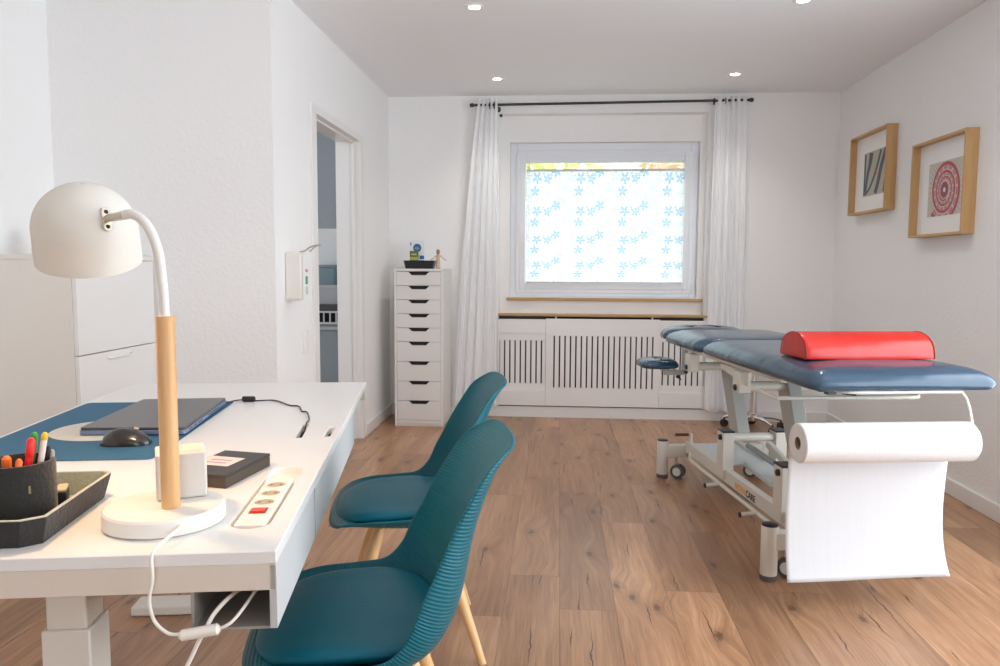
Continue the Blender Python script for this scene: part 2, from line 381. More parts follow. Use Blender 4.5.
b = MB(); wbox(b, 1.030, 1.045, -.035, -.01, 1.93, 2.05); wbox(b, 1.030, 1.045, -.035, -.01, .985, 1.06); b.build('hinge', M['white'], w, bevel=.003)
# sill board
o = struct(MB().box(-.412, 1.112, YB + ND - .03, FY + .0, .914, .937).build('trim_sill', M['oakx'], bevel=.003))
# pleated blind
GX0, GX1, GZ0, GZ1 = -.262, .958, 1.062, 1.925
bl = empty('pleated_blind', (.35, FY - .035, GZ0), 0, 'white pleated window blind printed with light blue flowers', 'blind')
nz = 86; vs = []; uvs = []; fs = []
for i in range(nz + 1):
    z = GZ1 - (GZ1 - GZ0) * i / nz; yy = .0022 * (1 if i % 2 else -1)
    for x in (GX0, GX1): vs.append((x - .35, yy, z - GZ0)); uvs.append((x - GX0, GZ1 - z))
for i in range(nz): fs.append((2 * i, 2 * i + 1, 2 * i + 3, 2 * i + 2))
b = MB().add(vs, fs); b.build('pleated_fabric', M['blind'], bl, smooth='open', uv=uvs, angle=180)
for p in bl.children[0].data.polygons: p.use_smooth = False
rail_m = pm('blind_rail', (.62, .63, .62), .4)
MB().box(GX0 - .35, GX1 - .35, -.011, .011, GZ1 - GZ0, GZ1 - GZ0 + .014).build('top_rail', rail_m, bl, bevel=.003)
MB().box(GX0 - .35, GX1 - .35, -.011, .011, -.010, .002).build('bottom_rail', rail_m, bl, bevel=.003)
for x in (GX0 + .02, GX1 - .01): MB().tube([(x - .35, -.004, -.03), (x - .35, -.004, .945)], .0012, 6).build('tension_cord', rail_m, bl)

# autumn hedges outside
def foliage(name, c, R, cols, label, n=900):
    b = MB(); rnd = random.Random(sum(map(ord, label)))
    for i in range(n):
        d = Vector((rnd.gauss(0, 1), rnd.gauss(0, 1), rnd.gauss(0, 1))).normalized() * (rnd.random() ** .35)
        p = Vector((d.x * R[0], d.y * R[1], d.z * R[2])); s = .12 + .12 * rnd.random()
        T = tr(*p) @ Matrix.Rotation(rnd.random() * 6.3, 4, Vector((rnd.random() - .5, rnd.random() - .5, rnd.random() - .5)))
        b.add([T @ Vector(q) for q in ((-s, 0, 0), (0, -s * .5, .02), (s, 0, 0), (0, s * .5, .02))], [(0, 1, 2, 3)], rnd.randrange(len(cols)))
    root = empty(name, (c[0], c[1], 0), 0, label, 'tree')
    o = b.build('foliage', [pm('leaf_%s_%d' % (label[:5], k), cc, .7) for k, cc in enumerate(cols)], root, (0, 0, c[2]), smooth='open')
    o['kind'] = 'stuff'
    MB().tube([(0, 0, 0), (.05, 0, c[2] * .6), (0, .05, c[2])], [.14, .11, .06]).build('trunk', M['core'], root)
foliage('garden_tree', (-.6, 11.5, 3.35), (1.6, 1.2, 1.4), [(.93, .92, .55), (.95, .93, .7), (.8, .88, .45)], 'yellow green autumn tree outside the left half of the window')
foliage('garden_tree', (2.5, 14.8, 3.9), (1.2, 1.1, 1.4), [(.95, .75, .5), (.95, .88, .8), (.93, .65, .5)], 'orange autumn tree outside the middle of the window')
struct(MB().box(-12, 14, YB + .5, 30, -.3, -.05).build('ground', pm('lawn', (.22, .3, .12), .9), smooth=False))

# ------------------------------------------------------------------ radiator cover
CY = YB - .012       # front plane of the side panels
rc = empty('radiator_cover', (.36, YB, 0), 0, 'white slatted radiator cover with wooden top board under the window', 'radiator cover')
def slatted(x0, x1, z0, z1, sx0, sx1, n, sz0, sz1, y0, y1, w=.0105):
    b = MB(); X = lambda v: v - .36; Y = lambda v: v - YB
    b.box(X(x0), X(x1), Y(y0), Y(y1), z0, sz0); b.box(X(x0), X(x1), Y(y0), Y(y1), sz1, z1)
    cs = [sx0 + (sx1 - sx0) * i / (n - 1) for i in range(n)]; ed = [x0] + [q for c_ in cs for q in (c_ - w / 2, c_ + w / 2)] + [x1]
    for i in range(0, len(ed), 2): b.box(X(ed[i]), X(ed[i + 1]), Y(y0), Y(y1), sz0, sz1)
    return b
slatted(-.095, .780, .095, .779, -.03, .727, 19, .24, .646, CY - .02, CY).build('front_panel', M['lacq'], rc, bevel=.0015)
def sidep(x0, x1, s0, s1):
    b = slatted(x0, x1, .21, .664, s0, s1, 9, .268, .606, CY - .004, YB - .0005)
    X = lambda v: v - .36
    b.box(X(x0), X(x1), CY - .018 - YB, -.0005, .095, .21); b.box(X(x0), X(x1), CY - .012 - YB, -.0005, .664, .772)
    b.box(X(x0), X(x0) + .012, CY - .010 - YB, -.0005, .21, .664)
    b.build('side_panel', M['lacq'], rc, bevel=.0015)
sidep(-.47, -.096, -.459, -.129); sidep(.781, 1.25, .807, 1.165)
MB().box(-.465 - .36, 1.11 - .36, .03, .04, 0, .79).build('niche_shade_panel', M['slot'], rc, smooth=False)  # dark sheet, its colour stands in for shade behind the slats
MB().box(-.50 - .36, 1.26 - .36, CY - .004 - YB, -.0005, 0, .085).build('plinth', M['lacq'], rc, bevel=.002)
MB().box(1.262 - .36, 1.315 - .36, -.03, .0, 0, .10).build('end_block', M['trim'], rc, bevel=.002)
b = MB(); b.box(-.468 - .36, 1.113 - .36, .0, ND - .001, .801, .812); b.box(-.47 - .36, 1.15 - .36, -.008, .0, .797, .812); b.box(-.095 - .36, .783 - .36, -.035, -.008, .797, .814); b.build('top_board', M['oakx'], rc, bevel=.002)
for x in (-.02, .72): MB().box(x - .36 - .006, x - .36 + .006, -.028, -.018, .775, .797).build('spacer', M['lacq'], rc, smooth=False)

# ------------------------------------------------------------------ curtain rod and curtains
RY = 5.88
ra, rb = Vector((-.66, RY, 2.395)), Vector((1.385, RY, 2.412))
rd = empty('curtain_rod', ra, 0, 'thin black curtain rod above the window', 'curtain rod')
rv = rb - ra
MB().tube([(0, 0, 0), rv], .0095).build('rod', M['rod'], rd)
for k in (0, 1):
    T = tr(*(rv * k)) @ rot('Y', pi / 2 * (1 if k else -1)); MB().lathe([(.011, -.002), (.015, .002), (.015, .02), (.011, .028)], 16, T).build('finial', M['rod'], rd)
for x in (.18, 1.93):
    p = rv * (x / rv.x); b = MB(); b.tube([p + Vector((0, .0, -.012)), p + Vector((0, .03, -.02)), p + Vector((0, .081, -.02))], .006); b.lathe([(.022, 0), (.022, .006)], 16, tr(*(p + Vector((0, .081, -.02)))) @ rot('X', pi / 2)); b.build('wall_bracket', M['rod'], rd)
MB().lathe([(.012, 0), (.012, .012)], 16, tr(.203, .08, -.065) @ rot('X', pi / 2)).build('screw_cap', M['rod'], rd)
def ring(c, r, t, n=24):
    b = MB(); b.rings([[Vector(c) + Vector((t * 1.2 * cos(q), 0, 0)) + (r + t * sin(q)) * Vector((0, cos(a), sin(a))) for q in [2 * pi * j / 8 for j in range(8)]] for a in [2 * pi * i / n for i in range(n + 1)]], cap0=False, cap1=False); return b
for x in (.125, .158, 1.79, 1.87, 1.915): ring(rv * (x / rv.x) + Vector((0, 0, -.006)), .022, .0035).build('curtain_ring', M['rod'], rd)
def curtain(name, topx, botx, z0, nf, amp, label, seed, gap=None):
    rnd = random.Random(seed); nu, nv = 120, 40; ph = [rnd.random() * 6.3 for _ in range(4)]
    cx = (topx[0] + topx[1]) / 2; vs = []; fs = []
    for j in range(nv + 1):
        v = j / nv; z = 2.438 + (z0 - 2.438) * v
        e = v ** .75
        xa = topx[0] + (botx[0] - topx[0]) * e; xb = topx[1] + (botx[1] - topx[1]) * e
        for i in range(nu + 1):
            u = i / nu; uu = u + .012 * sin(3 * v + ph[0]) * sin(2 * pi * u)
            a = amp * (1 + .25 * v)
            y = a * sin(2 * pi * nf * u + ph[1] + .6 * sin(2.2 * v + ph[2])) + .35 * a * sin(2 * pi * nf * 2.3 * u + ph[3] + v * 2)
            wav = .010 * sin(2 * pi * nf * u * .5 + ph[2])
            vs.append((xa + (xb - xa) * uu - cx, y + .012 * v, z + .004 * sin(2 * pi * nf * u) * (1 - v) + wav * v))
    for j in range(nv):
        for i in range(nu): k = j * (nu + 1) + i; fs.append((k, k + 1, k + nu + 2, k + nu + 1))
    o = MB().add(vs, fs).build(name, M['sheer'], None, (cx, RY - .011, 0), smooth='open', angle=180)
    return tag(o, label, 'curtain')
curtain('sheer_curtain', (-.615, -.475), (-.82, -.47), .10, 4.5, .016, 'left sheer white curtain beside the tall drawer unit', 3)
curtain('sheer_curtain', (1.135, 1.365), (1.12, 1.41), .085, 5, .018, 'right sheer white curtain behind the treatment couch', 8)

# ------------------------------------------------------------------ ceiling spots
for (x, y, lab) in ((-.44, 3.95, 'left one of the two ceiling spotlights at the top edge of the photo'), (-.443, 5.42, 'round ceiling spotlight in front of the left end of the curtain rod'),
                    (1.166, 5.38, 'round ceiling spotlight in front of the right end of the curtain rod'), (1.17, 3.95, 'right one of the two ceiling spotlights at the top edge, above the couch')):
    s = empty('ceiling_spotlight', (x, y, H), 0, lab, 'ceiling light', 'recessed ceiling spotlights')
    MB().lathe([(.030, -.001), (.030, -.005), (.042, -.005), (.046, 0)], 28, cap0=False, cap1=False).build('trim_ring', M['white'], s)
    MB().lathe([(.0, -.002), (.031, -.002)], 28, cap0=False, cap1=False).build('light_face', M['led'], s)

# ------------------------------------------------------------------ pictures on the right wall
def picture(y0, y1, z0, z1, label, kind):
    cy, cz = (y0 + y1) / 2, z0
    root = empty('framed_picture', (XR, cy, cz), 0, label, 'picture', 'oak box frames on the right wall')
    h = z1 - z0; w2 = (y1 - y0) / 2; t = .014; d = -.065
    for q in (-w2, w2 - t): MB().box(d, 0, q, q + t, 0, h).build('frame_side', M['oaky'], root, bevel=.0015)
    for q in (0, h - t): MB().box(d, 0, -w2 + t, w2 - t, q, q + t).build('frame_rail', M['oakh'], root, bevel=.0015)
    MB().box(-.022, -.016, -w2 + t, w2 - t, t, h - t).build('mount', M['matboard'], root, smooth=False)
    return root, cy, cz
def art(root, cy, cz, y0, y1, z0, z1, bg, layers):
    """flat print; u runs left to right as seen (far edge to near edge), v upwards"""
    b = MB(); X = -.023
    P = lambda u, v, k=0: (X - .0002 * k, (y1 - cy) + ((y0 - y1)) * u, (z0 - cz) + (z1 - z0) * v)
    b.add([P(0, 0), P(1, 0), P(1, 1), P(0, 1)], [(0, 1, 2, 3)], 0); mats = [bg]
    for k, (mat, polys) in enumerate(layers, 1):
        mats.append(mat)
        for q in polys:
            q = [(min(1, max(0, u)), min(1, max(0, v))) for u, v in q]
            b.add([P(u, v, k) for u, v in q], [tuple(range(len(q)))], k)
    b.build('print', mats, root, smooth='open')
def ribbon(pts, w):
    P = [Vector((p[0], p[1], 0)) for p in pts]; P = catmull(P, 8); ws = w if callable(w) else (lambda t: w); out = []
    for i in range(len(P) - 1):
        d = (P[i + 1] - P[max(0, i - 1)]).normalized(); e = (P[min(i + 2, len(P) - 1)] - P[i]).normalized()
        a, c = ws(i / (len(P) - 1)), ws((i + 1) / (len(P) - 1)); n1 = Vector((-d.y, d.x, 0)); n2 = Vector((-e.y, e.x, 0))
        q = [P[i] + n1 * a, P[i + 1] + n2 * c, P[i + 1] - n2 * c, P[i] - n1 * a]
        if all(-.02 < p.x < 1.02 and -.02 < p.y < 1.02 for p in q): out.append([(p.x, p.y) for p in q])
    return out
r1, cy, cz = picture(4.015, 4.60, 1.354, 1.876, 'oak box frame nearer the camera with a red spiral staircase print', 0)
beige = pm('print_beige', (.62, .57, .50), .7, bump=(40, .0)); redp = pm('print_red', (.50, .10, .13), .7); redd = pm('print_wine', (.32, .10, .14), .7); pale = pm('print_pale', (.80, .78, .74), .7)
tau = 2 * pi
def spir(t, r): return (.50 + .80 * r * cos(t), .47 + r * sin(t))
L1 = []; L2 = []; L3 = []
for i in range(190):
    t0 = i / 190 * 3.2 * tau; t1 = (i + 1) / 190 * 3.2 * tau
    R = lambda t: .64 * (.70 ** (t / tau)); a = lambda t: t + radians(222)
    L1.append([spir(a(t0), R(t0)), spir(a(t1), R(t1)), spir(a(t1), R(t1) * .87), spir(a(t0), R(t0) * .87)])
    if i % 4 < 3: L2.append([spir(a(t0), R(t0) * .86), spir(a(t1), R(t1) * .86), spir(a(t1), R(t1) * .74), spir(a(t0), R(t0) * .74)])
for i in range(40):
    t = i / 40 * tau; L3.append([spir(t, .50), spir(t + .04, .50), spir(t + .025, .75), spir(t + .015, .75)])
disc = [[spir(tau * i / 24, .15) for i in range(24)]]; hole = [[spir(tau * i / 16, .045) for i in range(16)]]
art(r1, cy, cz, 4.13 - .02, 4.47, 1.463, 1.752, beige, [(pm('print_lines', (.45, .36, .34), .7), L3), (pm('print_rose', (.50, .28, .28), .7), L2), (redp, L1), (redd, disc), (pale, hole)])
r2, cy, cz = picture(4.95, 5.55, 1.543, 2.068, 'oak box frame nearer the window with a grey brushstroke print', 1)
sand = pm('print_sand', (.50, .46, .36), .7); slate = pm('print_slate', (.10, .13, .17), .7)
strokes = ribbon([(.04, .03), (.05, .5), (.05, .97)], .035) + ribbon([(.30, .97), (.26, .75), (.16, .45), (.10, .10)], lambda t: .085 - .05 * t) + ribbon([(.08, .05), (.26, .16), (.45, .42), (.60, .72), (.70, .97)], lambda t: .03 + .015 * t) + ribbon([(.52, .03), (.62, .25), (.74, .62), (.90, .97)], .065) + ribbon([(.85, .03), (.90, .3), (.97, .6)], .03)
art(r2, cy, cz, 5.02, 5.397, 1.658, 1.946, sand, [(slate, strokes), (pm('print_red_dot', (.6, .05, .05), .6), [[(.52 + .035 * cos(i), .50 + .05 * sin(i)) for i in [tau * k / 12 for k in range(12)]]])])

# ------------------------------------------------------------------ treatment couch
A = Vector((.806, 2.884, 0)); CR = math.atan2(.1494, .9888)
def CW(u, v, z=0): return A + Vector((.9888, .1494, 0)) * u + Vector((-.1494, .9888, 0)) * v + Vector((0, 0, z))
co = empty('treatment_couch', CW(.30, .7), CR, 'height adjustable treatment couch with dark blue vinyl padding and beige steel frame', 'treatment couch')
OX, OY = .30, .7
class CB(MB):    # writes in couch coordinates (u, v, z)
    def build(s, name, mats, parent=co, **k):
        s.v = [(x - OX, y - OY, z) for x, y, z in s.v]; return MB.build(s, name, mats, parent, **k)
def cushion(x0, x1, y0, y1, z0, z1, r=.05, crown=.0, warp=None, under=.02, k=1):
    h = z1 - z0; b = CB(); R = []
    lev = [(under + .02, 0), (under * .6, .01 * h), (.004, .10 * h), (0, .26 * h), (.004 * k, .42 * h), (.016 * k, .60 * h), (.036 * k, .77 * h), (.066 * k, .90 * h), (.105 * k, .97 * h), (.15 * k, h), (.21 * k, h + crown)]
    for ins, dz in lev:
        ring_ = rrect(x0 + ins, x1 - ins, y0 + ins, y1 - ins, max(r - ins * .3, .02), 7)
        pts = [Vector((p[0], p[1], z0 + dz)) for p in ring_]
        R.append([warp(p) for p in pts] if warp else pts)
    return b.rings(R)
PZ0, PZ1 = .770, .846
def wseat(p):
    k = max(0, (p.y - .62) / .2); q = p.copy(); q.z -= .0 * k; return q
cushion(-.012, .650, -.315, .81, PZ0, PZ1, .05, .003).build('seat_pad', M['blue'], angle=60)
cushion(-.012, .63, .825, 1.455, PZ0 - .002, PZ1 - .004, .09, .003).build('middle_pad', M['blue'], angle=60)
def whead(p):
    k = min(1, max(0, (p.y - 1.42) / .44)); q = p.copy(); c = .28
    q.x = c + (p.x - c) * (1 - .30 * k * k); q.z -= .012 * k * k; return q
hp = cushion(.02, .54, 1.465, 1.85, PZ0 - .002, PZ1 - .004, .14, .004, whead, k=.9); hp.build('head_pad', M['blue'], angle=60)
# long upholstered parts sit on a steel upper frame
b = CB()
for u in (.02, .55):
    b.box(u, u + .035, .0, 1.17, .752, .770)
for v in (.05, .36, .98, 1.14): b.box(.02, .585, v, v + .035, .753, .768)
b.build('upper_frame', M['coucw'], bevel=.003)
b = CB(); b.prism([(.30, .0), (.62, .0), (.62, .02), (.30, .06)], 0, .004, T=Matrix(((0, 0, 1, .02), (1, 0, 0, 0), (0, -1, 0, .748), (0, 0, 0, 1)))); b.build('gusset_plate', M['coucw'])
for v in (1.03, .38):
    for u in (.0, .53):
        o = CB().box(u, u + .05, v - .04, v + .04, .655, .745).build('pivot_block', M['coucw'], bevel=.004)
        bb = CB().lathe([(.013, 0), (.013, .006), (.009, .009)], 16, tr(u - .001 if u < .3 else u + .051, v - (.0 if u < .3 else 0), .676) @ rot('Y', -pi / 2 if u < .3 else pi / 2)); bb.build('bolt_cap', M['black'])
    CB().tube([(.05, v, .68), (.53, v, .68)], .021, 18).build('upper_tube', M['coucw'])
# lifting arms: parallel box beams
def beam(p0, p1, uw, th, name='lift_arm', mat='coucg', u0=.30):
    p0, p1 = Vector(p0), Vector(p1); d = (p1 - p0).normalized(); n = Vector((-d.y, d.x)) * th / 2
    b = CB(); vs = []
    for u in (u0 - uw / 2, u0 + uw / 2):
        for q in (p0 + n, p1 + n, p1 - n, p0 - n): vs.append((u, q.x, q.y))
    b.add(vs, [(0, 1, 2, 3), (7, 6, 5, 4), (0, 4, 5, 1), (1, 5, 6, 2), (2, 6, 7, 3), (3, 7, 4, 0)]); return b.build(name, M[mat], bevel=.006)
beam((1.055, .70), (.875, .352), .062, .10, u0=.228); beam((.405, .70), (.235, .352), .062, .10, u0=.238)
# base: feet, cross bars, rails
for v in (0, 1.42):
    CB().box(.0, .58, v - .028, v + .028, .118, .185).build('foot_bar', M['coucw'], bevel=.004)
    for u in (0, .58):
        lg = CB().lathe([(.0305, .02), (.0315, .022), (.0315, .208), (.0305, .21)], 28, tr(u, v, 0)).build('leg', M['coucw'])
        c_ = CB(); c_.lathe([(.0305, .209), (.0305, .214), (.026, .217)], 28, tr(u, v, 0)); c_.v = [(x - OX, y - OY, z) for x, y, z in c_.v]; MB.build(c_, 'leg_cap', M['black'], lg)
        c_ = MB(); c_.lathe([(.030, 0), (.0315, .002), (.0315, .020), (.030, .021)], 28, tr(u - OX, v - OY, 0)); c_.build('foot_ring', M['rubber'], lg)
for u in (.12, .40): CB().box(u, u + .035, .03, 1.39, .150, .212).build('base_rail', M['coucw'], bevel=.003)
CB().box(.155, .40, .93, 1.39, .190, .198).build('base_plate', M['couct'], bevel=.001)
CB().box(.155, .40, .03, .18, .190, .198).build('base_plate', M['couct'], bevel=.001)
for v in (.82, .18):
    for u in (.105, .365):
        o = CB().box(u, u + .055, v - .04, v + .04, .17, .392).build('base_post', M['coucw'], bevel=.003)
        c_ = MB().box(u - .002 - OX, u + .057 - OX, v - .042 - OY, v + .042 - OY, .390, .398); c_.build('post_cap', M['black'], o, bevel=.002)
        c_ = MB().lathe([(.014, 0), (.014, .010), (.010, .013)], 16, tr((u - .0 if u < .3 else u + .055) - OX, v - .01 - OY, .365) @ rot('Y', -pi / 2 if u < .3 else pi / 2)); c_.build('bolt_cap', M['black'], o)
    CB().tube([(.16, v, .362), (.365, v, .362)], .021, 18).build('base_tube', M['coucw'])
# actuators
b = CB(); b.tube([(.235, .80, .325), (.30, .52, .27), (.30, .50, .266)], .014); b.tube([(.30, .54, .275), (.30, .20, .205)], .024, 16); b.build('actuator', M['act'])
CB().box(.27, .34, .10, .24, .17, .275).build('motor', M['act'], bevel=.012)
beam((.79, .335), (.26, .225), .03, .03, 'push_link', 'coucw', .33)
beam((.86, .22), (.55, .205), .12, .03, 'link_plate', 'couct', .30)
# castors
for (u, v) in ((.085, 1.40), (.505, 1.40), (.085, .02), (.505, .02)):
    KT = tr(u - OX, v - OY, 0) @ rot('Z', radians(52))
    e = MB(); e.tube([KT @ Vector((0, .012, .118)), KT @ Vector((0, .012, .075))], .008); e.tube([KT @ Vector((-.022, 0, .04)), KT @ Vector((.022, 0, .04))], .006); e.box(-.004, .004, -.008, .02, .035, .085, T=KT)
    cs = e.build('castor', M['steel'], co)
    for s in (-1, 1):
        MB().lathe([(.0, -.009), (.024, -.009), (.030, -.008), (.038, -.007), (.039, 0), (.038, .007), (.030, .008), (.024, .010), (0, .010)], 28, KT @ tr(s * .015, 0, .039) @ rot('Y', s * pi / 2), cap0=False, cap1=False).build('wheel', M['rubber'], cs)
        MB().lathe([(.0, .0), (.024, .0), (.023, .003), (.0, .004)], 20, KT @ tr(s * .025, 0, .039) @ rot('Y', s * pi / 2), cap0=False, cap1=False).build('hub', M['coucw'], cs)
# foot control bar with pegs and the brake pedal
CB().tube([(.125, 1.30, .165), (.108, 1.27, .142), (.105, 1.20, .136), (.105, .14, .134), (.09, .05, .134)], .0095).build('control_bar', M['coucw'])
for v in (.80, .36):
    CB().tube([(.105, v, .136), (.035, v + .01, .128)], .010).build('foot_peg', M['coucw']); CB().tube([(.036, v + .01, .128), (.027, v + .011, .127)], .0115).build('peg_cap', M['black'])
b = CB(); b.box(.135, .147, 1.35, 1.385, .125, .262); b.build('brake_lever', M['coucw'], bevel=.003)
CB().tube([(.13, 1.37, .252), (.055, 1.37, .252)], .0085).build('pedal_grip', M['grip'])
# U shaped handle bar below the foot end, and paper roll bracket
b = CB(); b.tube(catmull([(.0, .15, .702), (.0, .04, .698), (.012, .008, .695), (.04, 0, .695), (.30, 0, .695), (.53, 0, .695), (.56, .008, .696), (.572, .04, .698), (.572, .15, .702)], 5), .008); b.build('handle_bar', M['coucw'])
b = CB(); b.tube(catmull([(.10, -.20, .764), (.12, -.29, .764), (.3, -.30, .764), (.49, -.30, .764), (.515, -.305, .758), (.53, -.315, .72), (.540, -.33, .64), (.542, -.33, .625), (.535, -.33, .606), (.50, -.33, .602), (-.03, -.33, .602)], 6), .0055); b.build('roll_bracket', M['coucw'])
CB().prism(rrect(.05, .11, -.24, -.16, .01), .757, .768).build('mount_plate', M['black'])
CB().box(.10, .13, -.20, -.17, .74, .765).build('clip', M['black']); CB().tube([(.12, -.26, .757), (.16, -.27, .752)], .005).build('clip', M['black'])
# armrest with bracket
def warm(p): return p
cushion(-.13, .085, 1.37, 1.62, .618, .668, .07, .003, k=.42).build('armrest_pad', M['blue'], angle=60)
b = CB(); b.box(.095, .112, 1.36, 1.42, .60, .768); b.box(-.01, .11, 1.38, 1.41, .585, .612); b.box(-.02, .02, 1.39, 1.55, .606, .624); b.build('armrest_bracket', M['coucg'], bevel=.003)
b = CB(); b.lathe([(.010, 0), (.010, .012)], 12, tr(.06, 1.375, .578) @ rot('X', pi / 2)); b.lathe([(.010, 0), (.010, .012)], 12, tr(.10, 1.36, .605) @ rot('X', pi / 2)); b.tube([(.07, 1.385, .585), (.08, 1.385, .556)], .005); b.build('knob', M['black'])
# lettering on the rail
def letters(txt, size, mat, T, parent, name='lettering'):
    c = bpy.data.curves.new(name, 'FONT'); c.body = txt; c.size = size; c.extrude = .0006; c.resolution_u = 3; c.offset = .0007
    t = bpy.data.objects.new(name, c); COL.objects.link(t); bpy.context.view_layer.update()
    me = bpy.data.meshes.new_from_object(t.evaluated_get(bpy.context.evaluated_depsgraph_get())); wid = max(v.co.x for v in me.vertices)
    bpy.data.objects.remove(t); me.transform(T); me.materials.clear(); me.materials.append(mat)
    o = bpy.data.objects.new(name, me); COL.objects.link(o); o.parent = parent; return wid
orange = pm('logo_orange', (.85, .33, .03), .5)
TT = tr(.12 - OX - .0008, .655 - OY, .160) @ rot('Z', -pi / 2) @ rot('X', pi / 2)
wd = letters('NOVA', .042, orange, TT, co)
letters('CARE', .042, M['boxgrey'], TT @ tr(wd + .006, 0, 0), co)

# red bolster
bo = empty('bolster', CW(.318, .025, .8495), CR, 'red half round vinyl bolster lying on the blue couch', 'bolster')
b = MB(); R = []; hw, hd, hh = .243, .108, .092
prof = [(-hd, .0), (-hd - .002, .012), (-hd + .004, .035)] + [(-(hd) * cos(a) * .98, .022 + (hh - .022) * sin(a)) for a in [radians(20 + 140 * k / 16) for k in range(17)]] + [(hd - .004, .035), (hd + .002, .012), (hd, .0)]
for x, sc in ((-hw, .82), (-hw, .93), (-hw + .006, .985), (-hw + .016, 1), (0, 1.005), (hw - .016, 1), (hw - .006, .985), (hw, .93), (hw, .82)):
    R.append([Vector((x, y * sc, .045 + (z - .045) * sc)) for y, z in prof])
b.rings(R).build('bolster_cover', M['redv'], bo, angle=50)
for s in (-1, 1):
    q = [Vector((s * (hw - .002), y * .985, .045 + (z - .045) * .985)) for y, z in prof]; MB().tube(q + [q[0]], .0022, 6).build('piping', pm('red_piping', (.4, .008, .01), .4), bo)

# paper roll
pr = empty('paper_roll', CW(.232, -.33, .602), CR, 'roll of white couch paper with its sheet hanging at the foot of the couch', 'paper roll')
RR = .066; T = rot('Y', pi / 2)
b = MB(); b.lathe([(.022, -.297), (RR - .003, -.297), (RR, -.294), (RR, .294), (RR - .003, .297), (.022, .297), (.022, -.297)], 56, T, cap0=False, cap1=False); b.build('roll', pm('paper_roll_surface', (.72, .715, .71), .85, bump=(5, .0012, (60, 1, 1))), pr)
b = MB(); b.lathe([(.0195, -.296), (.0215, -.2965), (.0215, .2965), (.0195, .296), (.0195, -.296)], 32, T, cap0=False, cap1=False); b.build('core', M['core'], pr)
vs = []; fs = []; n, mrow = 40, 44
for j in range(mrow + 1):
    t = j / mrow
    for i in range(n + 1):
        x = -.292 + .572 * i / n; s = i / n
        if j < 8: a = radians(75 - 75 * j / 8 * 1.0); y, z = RR * cos(a) + .0012, RR * sin(a)
        else:
            q = (j - 8) / (mrow - 8); z = -q * .492 + (.006 * s * q); y = RR + .0012 + .008 * sin(q * 2.4) - .030 * q ** 5 + .004 * sin(q * 4 + s * 5) * q
            x += -.010 * sin(q * 3.1) * (1 if s > .5 else .3) * s + .012 * q ** 6 * (s - .2)
        vs.append((x, y, z))
for j in range(mrow):
    for i in range(n): k = j * (n + 1) + i; fs.append((k, k + 1, k + n + 2, k + n + 1))
MB().add(vs, fs).build('hanging_sheet', M['paper'], pr, smooth='open', angle=180, solid=.0006)

# stool behind the couch
st = empty('stool', (1.425, 5.64, 0), .3, 'round stool with chrome five star base behind the couch', 'stool')
MB().tube([(0, 0, .09), (0, 0, .36)], .026).build('column', M['chrome'], st); MB().tube([(0, 0, .32), (0, 0, .50)], .016).build('gas_lift', M['chrome'], st)
MB().lathe([(.15, .50), (.172, .505), (.175, .53), (.165, .555), (.10, .562), (0, .564)], 36, cap0=True, cap1=False).build('seat', M['blue'], st)
MB().lathe([(.04, .07), (.042, .075), (.040, .115), (.027, .125)], 24).build('hub', M['chrome'], st)
for k in range(5):
    a = tau * k / 5 - 1.45; d = Vector((cos(a), sin(a), 0)); s = MB(); s.tube([d * .03 + Vector((0, 0, .10)), d * .14 + Vector((0, 0, .092)), d * .215 + Vector((0, 0, .072))], [.017, .014, .011]); lg = s.build('leg', M['chrome'], st)
    T = tr(*(d * .21 + Vector((0, 0, .027)))) @ rot('Z', a + .8) @ rot('X', pi / 2)
    c_ = MB(); c_.lathe([(0, -.022), (.024, -.022), (.026, -.018), (.026, -.004), (.02, -.003), (.02, .003), (.026, .004), (.026, .018), (.024, .022), (0, .022)], 20, T, cap0=False, cap1=False); c_.tube([d * .21 + Vector((0, 0, .03)), d * .21 + Vector((0, 0, .075))], .007); c_.build('castor', M['black'], lg)

# ------------------------------------------------------------------ desk
D0 = Vector((-.402, 1.044, 0)); DR = math.atan2(.170, .985); DH = .765; DL, DWD = 1.632, .80
def DW(s, t, z=DH): return D0 + Vector((-.170, .985, 0)) * s + Vector((-.985, -.170, 0)) * t + Vector((0, 0, z))
dk = empty('desk', D0, DR, 'white height adjustable desk under the wood pole lamp', 'desk')
def dbox(mb, s0, s1, t0, t1, z0, z1, mi=0): return mb.box(-t1, -t0, s0, s1, z0, z1, mi)
# top as a plate with real cut-outs
def plate_with_holes(outer, holes, z0, z1):
    bm = bmesh.new(); edges = []
    for loop in [outer] + holes:
        v = [bm.verts.new((x, y, z1)) for x, y in loop]
        for i in range(len(v)): edges.append(bm.edges.new((v[i], v[(i + 1) % len(v)])))
    r = bmesh.ops.triangle_fill(bm, use_beauty=True, use_dissolve=False, edges=edges)
    ext = bmesh.ops.extrude_face_region(bm, geom=list(bm.faces))
    bmesh.ops.translate(bm, verts=[g_ for g_ in ext['geom'] if isinstance(g_, bmesh.types.BMVert)], vec=(0, 0, z0 - z1))
    mb = MB(); bm.verts.ensure_lookup_table(); bm.verts.index_update()
    mb.add([v.co[:] for v in bm.verts], [tuple(v.index for v in f.verts) for f in bm.faces]); bm.free(); return mb
def stadium(s0, s1, t0, t1, n=8): return [(-t, s) for t, s in [(p[0], p[1]) for p in rrect(t0, t1, s0, s1, (t1 - t0) / 2 * .98, n)]]
def slanted(s0, s1, t0, t1, dt): return [(-t0, s0), (-t1, s0 + .006), (-t1 + dt * 0, s1), (-t0, s1 - .006)]
holes = [stadium(.10, .475, .033, .095), [(-.083, .745), (-.098, .745), (-.105, .905), (-.090, .905)], [(-.018, .755), (-.033, .755), (-.033, .868), (-.018, .868)]]
hflip = [list(h) for h in holes]
